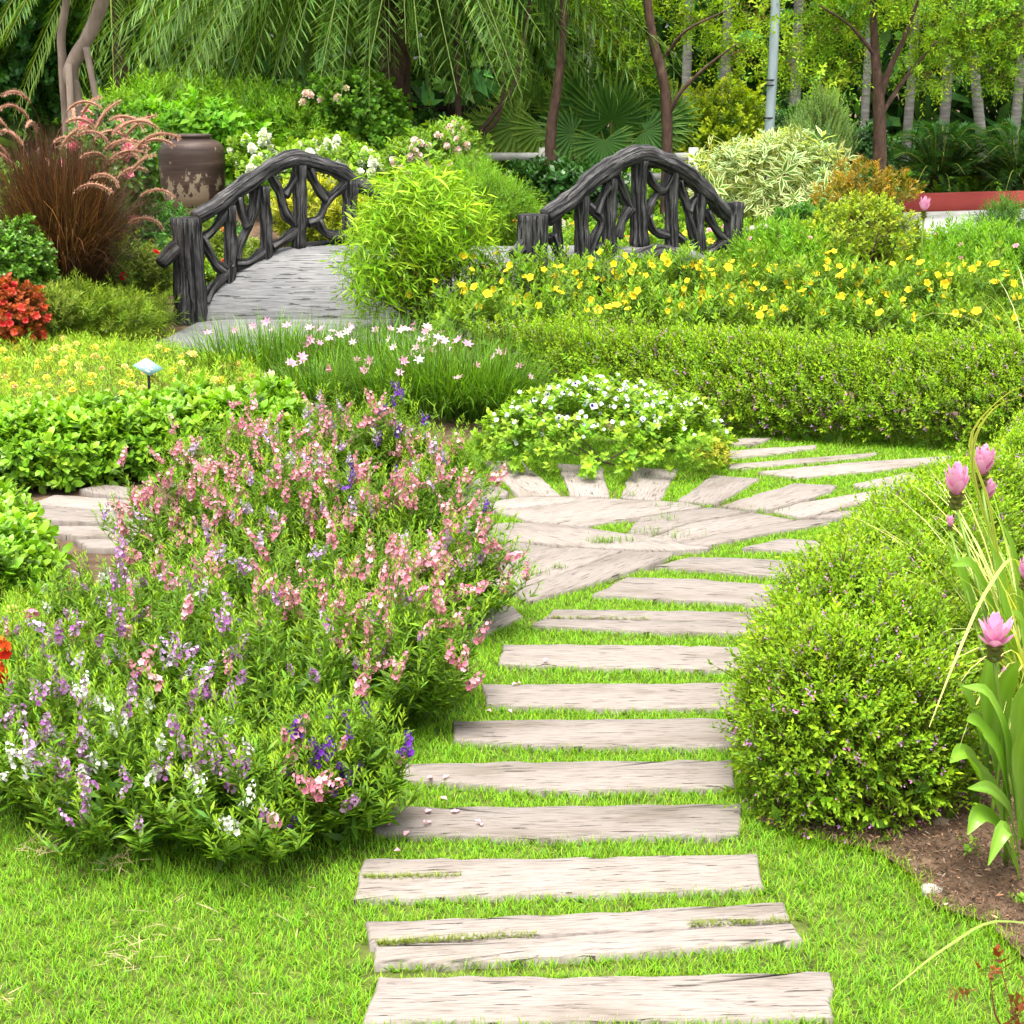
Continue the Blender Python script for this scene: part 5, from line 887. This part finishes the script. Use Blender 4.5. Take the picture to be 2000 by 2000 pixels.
m = MB(); a, b = w0 - A(.2, .27, 0), w1 - A(0, .27, 0); V = [A(a[0], a[1], .1), A(b[0], b[1], .1), A(b[0], b[1] - 4.2, .1), A(a[0], a[1] - 4.2, .1)]; V += [v - A(0, 0, .2) for v in V]
m.add(V, [(0, 2, 1), (0, 3, 2), (3, 7, 6), (3, 6, 2), (0, 4, 7), (0, 7, 3)], A(1, 1, 1)); m.build('pavement', PAVE, kind='structure')
fb = PG(1130, 330, 22.9); fb[2] = 0; fence = empty('white_fence', fb, 'low white rail fence running behind the bridge', 'fence'); zt = PG(1130, 299, 22.9)[2]; zb = PG(1130, 345, 22.9)[2]
xl, xr = PG(915, 300, 22.9)[0], PG(1353, 300, 22.9)[0]
for z, h in ((zt - .05, .11), (zb, .10)): m = MB(); box(m, ((xl + xr) / 2, 22.9, z), (xr - xl, .05, h)); m.build('rail', WHITE, fence)
for x in np.linspace(xl, xr, 4): m = MB(); box(m, (x, 22.84, (zt + .08) / 2 - .02), (.13, .13, zt + .12)); m.build('post', WHITE, fence)
lp = PG(1494, 305, 23.0); lp[2] = 0; o = empty('lamp_post', lp, 'tall grey galvanised steel pole behind the variegated shrub', 'pole'); m = MB(); tube(m, [lp, lp + A(0.06, 0, 2.5), lp + A(.02, 0, 7)], [.075, .07, .05], 14, 10); m.build('pole', STEEL, o, True)
for z in (PG(1494, 232, 23)[2], PG(1494, 168, 23)[2], PG(1494, 158, 23)[2]): m = MB(); lathe(m, [(.074, 0), (.082, .003), (.082, .022), (.074, .025)], lp + A(.03, 0, z), 14, (.02, .02, .02)); m.build('band', PLAIN, o, True)
cpz = lp + A(.02, 0, 7); m = MB(); tube(m, [cpz, cpz + A(0, -.5, .25), cpz + A(0, -1.0, .28)], .03, 8, 6); box(m, cpz + A(0, -1.2, .27), (.2, .5, .09)); m.build('lamp_head', STEEL, o)
db = PG(835, 225, 25.5); db[2] = 0; o = empty('timber_fence', db, 'dark timber fence in the shade under the palm', 'fence')
zt = PG(835, 212, 25.5)[2]
for z in (zt, zt - .5): m = MB(); box(m, (db[0], 25.5, z), (2.3, .06, .09)); m.build('rail', DARKWOOD, o)
for x in np.linspace(-1.1, 1.1, 4): m = MB(); box(m, (db[0] + x, 25.44, zt / 2 + .03), (.12, .12, zt + .1)); m.build('post', DARKWOOD, o)
for x in np.linspace(-1.0, 1.0, 19): m = MB(); box(m, (db[0] + x, 25.52, zt / 2), (.035, .02, zt)); m.build('picket', DARKWOOD, o)

# ---------------------------------------------------------------- palms
def frond(m, pts, ll, lw, nl, c0, c1, vee=.7, droop=.35, fwd=.8, seed=0, rc=(.16, .2, .05), rr=.016, twist=0.0):
    p = smoothpath(pts, 40); t = norm(np.gradient(p, axis=0)); side = norm(np.cross(t, UP)); nn = np.cross(side, t); tw = R.normal() * twist; side = side * math.cos(tw) + nn * math.sin(tw); nn = np.cross(side, t)
    tube(m, pts, [rr, rr * .7, rr * .25], 5, 14, rc, caps=False); s = np.linspace(.1, 1, nl); i = np.minimum((s * 39).astype(int), 39)
    for sg in (-1, 1):
        d = side[i] * sg * 1.0 + t[i] * (fwd + .5 * s[:, None]) + nn[i] * vee * (.5 + R.random((nl, 1)) * .7) + A(0, 0, -1) * droop + R.normal(size=(nl, 3)) * .10
        L = ll * np.sin(np.clip(s * .85 + .12, 0, 1) * PI) ** .5 * (.85 + .25 * R.random(nl)); ang = norm(d); hori = np.arctan2(ang[:, 1], ang[:, 0])
        V, T, C = leaf(1, lw / ll, A(*c0), A(*c1), .25, .14, .4); scatter(m, (V, T, C), p[i], d, L, np.zeros(nl), .16, .07)
def palm(name, label, base, top, trunk_r, nf, L, ll, lw, nl, c0, c1, el=(75, -35), droopz=.9, trunkmat=PALM_BARK, cat='palm tree', group=None, vee=.5, ldroop=.3, azs=None, fwd=.8):
    o = empty(name, base, label, cat, group); m = MB(); tube(m, [base - A(0, 0, .1), base * .5 + top * .5 + A(R.normal() * .04, 0, 0), top], [trunk_r * 1.15, trunk_r, trunk_r * .85], 12, 20, (1, 1, 1), .04); m.build('trunk', trunkmat, o, True)
    for k in range(nf):
        az = (k * 2.39996 + R.normal() * .15) if azs is None else azs[k % len(azs)] + R.normal() * .2; f = (k + .5) / nf; e = math.radians(el[0] + (el[1] - el[0]) * f + R.normal() * 6); h = A(math.cos(az), math.sin(az), 0); l = L * (.85 + .25 * R.random())
        a = top + h * trunk_r * .6; mid = a + h * math.cos(e) * l * .5 + UP * math.sin(e) * l * .5; end = mid + h * l * .38 * max(.25, math.cos(e * .8)) + UP * (math.sin(e) * .5 - droopz * (.55 + .3 * R.random())) * l * .5
        m = MB(); frond(m, [a, mid, end], ll, lw, nl, c0, c1, vee, ldroop, fwd); m.build('frond', LEAF, o)
    return o
tb = PG(770, 250, 24.0); tb[2] = 0; tt = A(tb[0], 24.0, 4.1)
o = empty('date_palm', tb, 'large palm with long drooping feathery fronds filling the top centre', 'palm tree'); m = MB(); tube(m, [tb - A(0, 0, .1), tb + A(.03, 0, 2), tt], [.27, .24, .22], 14, 24, (1, 1, 1), .12, 6); m.build('trunk', TRUNK_BROWN, o, True)
for k in range(185):
    az = k * 2.39996 + R.normal() * .2; h = A(math.cos(az), math.sin(az), 0); f = math.sqrt((k + .5) / 185); r_ = (.45 + 3.15 * f) * (.92 + .2 * R.random()); zend = 1.55 + .85 * R.random() + .3 * f; rise = .35 + .45 * R.random()
    pts = [tt + h * .12, tt + h * r_ * .38 + A(0, 0, rise), tt + h * r_ * .78 + A(0, 0, rise * .2 - .3), tt * A(1, 1, 0) + h * r_ * (1.18 + .1 * R.random()) + A(R.normal() * .15, R.normal() * .15, zend)]
    m = MB(); c_ = .8 + .4 * R.random(); frond(m, pts, .60, .029, 74, A(.06, .14, .03) * c_, A(.155, .27, .07) * c_, .05, .10, .45, rc=(.11, .17, .045), twist=.7); m.build('frond', LEAF, o)
tb = PG(245, 200, 26); tb[2] = 0
palm('date_palm', 'smaller palm with hanging fronds at the top left', tb, A(tb[0], 26, 4.5), .13, 56, 3.2, .42, .02, 60, (.07, .16, .02), (.17, .29, .04), (40, -75), 1.15, TRUNK_BROWN, vee=.1, ldroop=.2, fwd=.6)
# fan palms
def fan_leaf(m, hub, out, R0, n, c0, c1, spread=2.5, up=UP):
    out = norm(out); side = norm(np.cross(out, up)); a = np.linspace(-spread, spread, n); d = np.cos(a)[:, None] * out + np.sin(a)[:, None] * side; nn = np.cross(side, out)
    d = d + nn * .10 * (np.arange(n) % 2 - .5)[:, None] - UP * .12; scatter(m, leaf(1, .085, A(*c0), A(*c1), .5, .1, .55), np.tile(hub, (n, 1)), d, R0 * (.78 + .22 * np.cos(a * .6)) * (.95 + .1 * R.random(n)), np.zeros(n), .1, .05, np.tile(nn, (n, 1)))
def fan_palm(label, base, hgt, fans, R0, c0=(.06, .14, .02), c1=(.16, .26, .04)):
    o = empty('fan_palm', base, label, 'palm tree', 'fan palms behind the bridge'); m = MB(); tube(m, [base - A(0, 0, .1), base + A(0, 0, hgt)], [.16, .13], 10, 12, (1, 1, 1), .08); m.build('trunk', TRUNK_BROWN, o, True); c = base + A(0, 0, hgt)
    for (px, py, dg, ox, oz, rr) in fans:
        hub = PG(px, py, base[1] + dg); m = MB(); tube(m, [c, (c + hub) / 2 + A(0, 0, .12), hub], [.022, .016, .012], 5, 8, (.16, .22, .05), caps=False); fan_leaf(m, hub, A(ox, -.35, oz), rr * .72, 38, np.asarray(c0) * (.9 + .3 * R.random()), np.asarray(c1) * (.9 + .3 * R.random()), 2.2, A(0, -.9, .45)); m.build('fan_leaf', LEAF, o)
b = PG(1190, 330, 23.2); b[2] = 0
fan_palm('tall fan palm right behind the bridge with upright dark fans', b, 1.0, [(1195, 235, -.1, 0, 1, 1.05), (1150, 200, .1, -.5, .9, 1.0), (1240, 195, .1, .5, .9, 1.0), (1120, 260, -.3, -1, -.1, .8), (1260, 255, -.2, 1, -.1, .9), (1180, 275, -.5, .1, -.9, .8), (1300, 235, .1, 1, .3, .8), (1215, 150, .3, .2, 1, 1.0)], 1.0, (.05, .14, .03), (.16, .29, .06))
b = PG(1050, 330, 23.6); b[2] = 0
fan_palm('light green fan palm left of the upright one with wide drooping fans', b, .9, [(1010, 245, -.4, -1, -.1, .95), (1060, 250, -.5, -.2, -.9, .85), (1110, 270, -.4, .7, -.5, .75), (960, 255, -.3, -1, -.5, .8), (1030, 200, 0, -.4, .8, .8), (1090, 215, 0, .5, .8, .8)], 1.0, (.10, .19, .03), (.25, .34, .07))
b = PG(1335, 330, 24.8); b[2] = 0
fan_palm('golden green fan palm behind the right bridge railing crest', b, 1.0, [(1330, 265, -.3, .3, -.4, .75), (1300, 260, -.2, -.9, -.2, .7), (1360, 235, 0, .6, .7, .7), (1310, 215, 0, -.5, .8, .7)], 1.0, (.1, .16, .02), (.26, .29, .05))
# cycads
def cycad(label, px, g, hgt, nf, L):
    b = PG(px, 400, g); b[2] = 0; palm('cycad', label, b, b + A(0, 0, hgt), .16, nf, L, .27, .016, 70, (.016, .062, .02), (.045, .13, .04), (80, -15), .6, TRUNK_BROWN, 'cycad', 'cycads behind the red wall', .35, .0, None, .5)
cycad('dark green cycad just right of the brown tree trunk, behind the red wall', 1830, 27.6, .6, 60, 1.6)
cycad('dark green cycad at the right picture edge behind the red wall', 1985, 27.4, .6, 60, 1.65)
cycad('smaller dark cycad left of the brown tree trunk', 1690, 28.5, .5, 34, 1.3)
# palm trunks standing far behind; their crowns are above the frame
PT = [(1335, 31, .16, 0, 'slim grey palm trunk nearest the left of the steel pole'), (1412, 33, .19, 0, 'thick grey palm trunk directly left of the steel pole'), (1548, 33, .2, 0, 'grey palm trunk just right of the steel pole'), (1685, 31, .14, 0, 'slender pale palm trunk left of the brown forked tree'), (1767, 34, .17, 0, 'grey palm trunk just right of the brown forked tree'), (1838, 35, .2, 0, 'grey palm trunk above the dark green cycad'), (1975, 34, .18, 0, 'grey palm trunk at the right picture edge'), (1155, 35, .16, 0, 'grey palm trunk half hidden behind the drooping palm fronds'), (1905, 30.5, .17, -.22, 'leaning palm trunk between the two cycads')]
for (px, g, r, ln, lb) in PT:
    b = PG(px, 330, g); b[2] = 0; top = b + A(ln * 6.6, 0, 6.6 + R.normal() * .3)
    if ln: b = PG(1935, 330, g); b[2] = 0; top = b + A(-.21 * 6.5, 0, 6.5)
    palm('palm_tree', lb, b, top, r * .55, 12, 2.6, .5, .06, 18, (.03, .09, .015), (.09, .19, .03), (70, -55), 1.0, PALM_BARK, 'palm tree', 'tall palms in the background', .2, .5)

# ---------------------------------------------------------------- broadleaf trees
SPRAY = lambda c0, c1, i=0: shoot(.34, 14, .085, .03, c0, c1, 75, 45, diamond, (.14, .12, .05), 1, i, .7)
def tree(label, paths, crown, tm, n, bark, mix=(.5, .0, .5), size=1.0, name='tree', tint=.22, hue=.1, depth=.8, rej=.35):
    b = np.asarray(paths[0][0][0], float).copy(); b[2] = 0; o = empty(name, b, label, 'tree'); m = MB()
    for k, (pts, r) in enumerate(paths): tube(m, pts, r, 10, 8 * len(pts), (1, 1, 1), .08, 0, True, k)
    m.build('trunk', bark, o, True); p, nn = blobpts(crown, n, depth, .2, .5, rej); d = nn * mix[0] + UP * mix[1] + rv(len(p)) * mix[2] - UP * .15; m = MB(); w = R.integers(0, len(tm), len(p))
    for i, t in enumerate(tm): q = w == i; scatter(m, t, p[q], d[q], size * (.75 + .5 * R.random(q.sum())), None, tint, hue)
    m.build('crown', LEAF, o, kind='stuff'); return o
YG = [SPRAY((.15, .29, .015), (.27, .43, .03), i) for i in range(2)]; MG = [SPRAY((.09, .21, .018), (.18, .35, .03), i + 3) for i in range(2)]
def gp(px, py, g, ground=False):
    q = PG(px, py, g)
    if ground: q[2] = -.05
    return q
def B3(px, py, g, rx, rz, ry=.9): return blob(px, py, g, rx, rz, ry)
g = 22.6
tree('slim dark tree with curved trunk rising behind the right bridge railing', [([gp(1303, 330, g, True), gp(1303, 260, g), gp(1296, 160, g), gp(1276, 80, g), gp(1262, -20, g), gp(1260, -120, g)], [.085, .08, .07, .06, .05]), ([gp(1305, 225, g), gp(1330, 180, g - .1), gp(1380, 130, g - .2), gp(1440, 85, g - .3)], [.04, .03, .02, .01]), ([gp(1300, 110, g), gp(1340, 60, g - .3), gp(1420, 20, g - .4)], [.03, .02, .01]), ([gp(1265, 0, g), gp(1200, -40, g), gp(1150, -100, g)], [.03, .02, .01])],
     [B3(1195, 60, g + .7, 55, 45, .5), B3(1240, 140, g + .6, 35, 35, .4), B3(1360, 40, g + .9, 60, 30, .5), B3(1430, 105, g + .5, 50, 26, .5), B3(1300, -60, g + .8, 130, 45), B3(1180, -20, g + .8, 80, 40), B3(1480, 30, g + .7, 45, 30, .5)], YG, 850, TRUNK_BROWN)
g = 24.0
tree('brown forked tree with yellow-green leaves left of the cycads', [([gp(1722, 345, g, True), gp(1718, 260, g), gp(1714, 170, g), gp(1708, 80, g), gp(1704, -40, g)], [.11, .1, .08, .06, .05]), ([gp(1716, 200, g), gp(1735, 140, g), gp(1768, 70, g - .1), gp(1800, -20, g - .2)], [.06, .05, .035, .02]), ([gp(1720, 225, g), gp(1770, 150, g + .3), gp(1830, 80, g + .4)], [.04, .03, .015]), ([gp(1710, 110, g), gp(1660, 50, g - .2), gp(1600, 10, g - .4)], [.035, .02, .01])],
     [B3(1590, 50, g + .6, 75, 40, .5), B3(1680, 20, g + .8, 70, 40, .5), B3(1810, 60, g + .7, 80, 45, .5), B3(1545, 125, g + .3, 60, 28, .5), B3(1650, 120, g + .8, 40, 25, .4), B3(1810, 145, g + .4, 50, 24, .4), B3(1700, -60, g + .3, 180, 45), B3(1610, 165, g - .3, 45, 20, .35), B3(1760, -10, g - .5, 50, 25, .4)], YG + MG[:1], 1150, TRUNK_BROWN)
g = 25.5; tree('green-leaved tree filling the top right corner', [([gp(2060, 345, g, True), gp(2045, 200, g), gp(2000, 90, g), gp(1960, -60, g)], [.1, .09, .07, .05]), ([gp(1965, 110, g), gp(1900, 60, g), gp(1850, 10, g)], [.04, .03, .015])], [B3(1900, 60, g - .4, 75, 45, .6), B3(1980, 40, g - .5, 75, 55, .6), B3(1950, 140, g - .4, 50, 26, .4), B3(1900, -50, g, 140, 45), B3(1870, 110, g - .5, 40, 28, .4)], MG + YG[:1], 950, TRUNK_BROWN)
g = 22.3; tree('short brown tree trunk under the right end of the drooping palm', [([gp(1075, 330, g, True), gp(1076, 270, g), gp(1082, 215, g), gp(1096, 110, g), gp(1105, -60, g), gp(1110, -160, g)], [.085, .08, .07, .065, .06, .04])], [B3(1110, -170, g, 110, 50)], MG, 300, TRUNK_BROWN)
g = 22.8; tree('thin branching tree in shade under the palm behind the pink flowers', [([gp(930, 330, g, True), gp(935, 280, g), gp(960, 230, g), gp(1010, 150, g), gp(1040, -40, g)], [.05, .045, .035, .03, .02]), ([gp(944, 262, g), gp(975, 225, g), gp(985, 120, g), gp(980, -40, g)], [.03, .025, .02, .012])], [B3(1010, -130, g, 90, 50)], MG, 220, TRUNK_BROWN)
g = 23.0; tree('thin straight trunk in shade left of the branching one', [([gp(893, 330, g, True), gp(895, 250, g), gp(893, 100, g), gp(885, -80, g)], [.055, .05, .04, .03])], [B3(885, -140, g, 90, 50)], MG, 220, TRUNK_BROWN)
g = 18.6; o = tree('pale leaning tree with two stems propped by a pole at upper left', [([gp(150, 290, g, True), gp(150, 215, g), gp(138, 150, g), gp(150, 110, g), gp(178, 60, g), gp(205, -10, g), gp(235, -90, g)], [.085, .08, .085, .085, .08, .075, .06]), ([gp(128, 260, g + .1, True), gp(124, 150, g + .1), gp(120, 70, g + .1), gp(130, 0, g + .1), gp(138, -80, g + .1)], [.055, .052, .05, .04, .035])], [B3(230, -150, g, 130, 60), B3(120, -140, g, 120, 60)], MG, 700, TRUNK_GREY)
def prop(label, a, b, r):
    m = MB(); tube(m, [a, b], [r, r * .9], 9, 6, (1, 1, 1), .05); q = a.copy(); q[2] = 0; o = m.build('prop_pole', TRUNK_GREY, None, True, None, q); o['label'] = label; o['category'] = 'pole'
prop('slanted wooden prop pole on the right of the pale leaning tree', gp(235, 260, g - .2, True), gp(168, 92, g - .1), .042)
prop('short upright wooden prop pole against the pale leaning tree', gp(135, 290, g - .3, True), gp(134, 125, g - .12), .045)
g = 27.5; tree('dark leafy tree filling the top left corner', [([gp(-60, 330, g, True), gp(-40, 150, g), gp(0, -30, g)], [.15, .13, .1])], [B3(30, 60, g - .5, 130, 90), B3(150, 40, g, 110, 80), B3(-60, 150, g - .6, 120, 80), B3(80, 170, g - .3, 100, 70), B3(60, -60, g, 220, 80)], [SM((.012, .055, .015), (.035, .115, .03), i, .14, .075, .3) for i in range(2)], 1700, TRUNK_BROWN, size=1.0)

# shrubs under the trees at right
shrub('golden_duranta', 'dense golden green shrub left of the steel pole', 'shrub', [blob(1415, 250, 23.9, 75, 70, .7), blob(1370, 290, 23.8, 50, 60, .6), blob(1450, 300, 23.7, 50, 50, .6)], [SM((.06, .15, .012), (.38, .47, .02), i, .075, .035, .17) for i in range(2)], 1500, 1.0, (.7, .6, .4))
shrub('juniper', 'blue-green conical juniper right of the steel pole', 'shrub', [blob(1590, 290, 23.0, 70, 45, .6), blob(1600, 250, 23.1, 50, 50, .5), blob(1605, 220, 23.1, 24, 32, .25), blob(1560, 300, 22.8, 45, 35, .5)], [shoot(.2, 30, .03, .008, (.09, .19, .08), (.22, .36, .16), 50, 20, diamond, (.1, .12, .06), 1, i) for i in range(2)], 1700, 1.0, (.4, .9, .3))
for k, (lb, px, py, gg, rx, rz, c0, c1, n) in enumerate((('dark low bush in front of the white fence, right of centre', 1090, 366, 22.4, 110, 24, (.012, .05, .015), (.04, .12, .03), 900), ('dark low bush under the rose bush', 830, 300, 23.6, 80, 50, (.015, .06, .012), (.05, .14, .025), 900), ('green bush behind the left end of the white fence', 930, 290, 25.6, 90, 45, (.03, .09, .015), (.08, .19, .03), 700), ('dark bush between the juniper and the brown forked tree', 1660, 310, 26.0, 60, 50, (.012, .05, .015), (.04, .12, .03), 600), ('dark bush behind the golden green shrub', 1480, 280, 26.5, 120, 60, (.015, .06, .015), (.05, .14, .03), 800), ('shaded bush behind the orange-tipped shrub', 1680, 385, 24.0, 45, 28, (.015, .06, .015), (.05, .14, .03), 500))):
    shrub('understorey_bush', lb, 'shrub', [blob(px, py, gg, rx, rz, .7), blob(px + rx * .5, py + rz * .3, gg - .2, rx * .6, rz * .8, .5)], [SM(c0, c1, i, .1, .05, .2) for i in range(2)], n, 1.0, material=GLOSSY)
# distant wood
m = MB(); n = 46000; x = -26 + 52 * R.random(n); y = 39 + 14 * R.random(n) ** 1.2; z = 11 * R.random(n) ** .9
cl = np.sin(x * 1.7 + z * .9) * np.sin(z * 1.6 + y * .8) + .5 * np.sin(x * 3.3 - z * 2.1); y = y + cl * 1.0
q = np.c_[x, y, z]; scatter(m, SM((.025, .085, .022), (.075, .19, .045), 1, .28, .13, .5), q[:2600], rv(2600) + A(0, -.6, .3), 1.0, None, .4, .15)
big = diamond(.75, .34, A(.022, .075, .02), A(.05, .14, .035)); scatter(m, big, q[2600:], rv(n - 2600) + A(0, -.5, .2), .6 + .7 * R.random(n - 2600), 6.28, .4, .15); o = m.build('distant_wood', LEAF, kind='stuff'); o['label'] = 'dark mass of distant trees behind the palms'
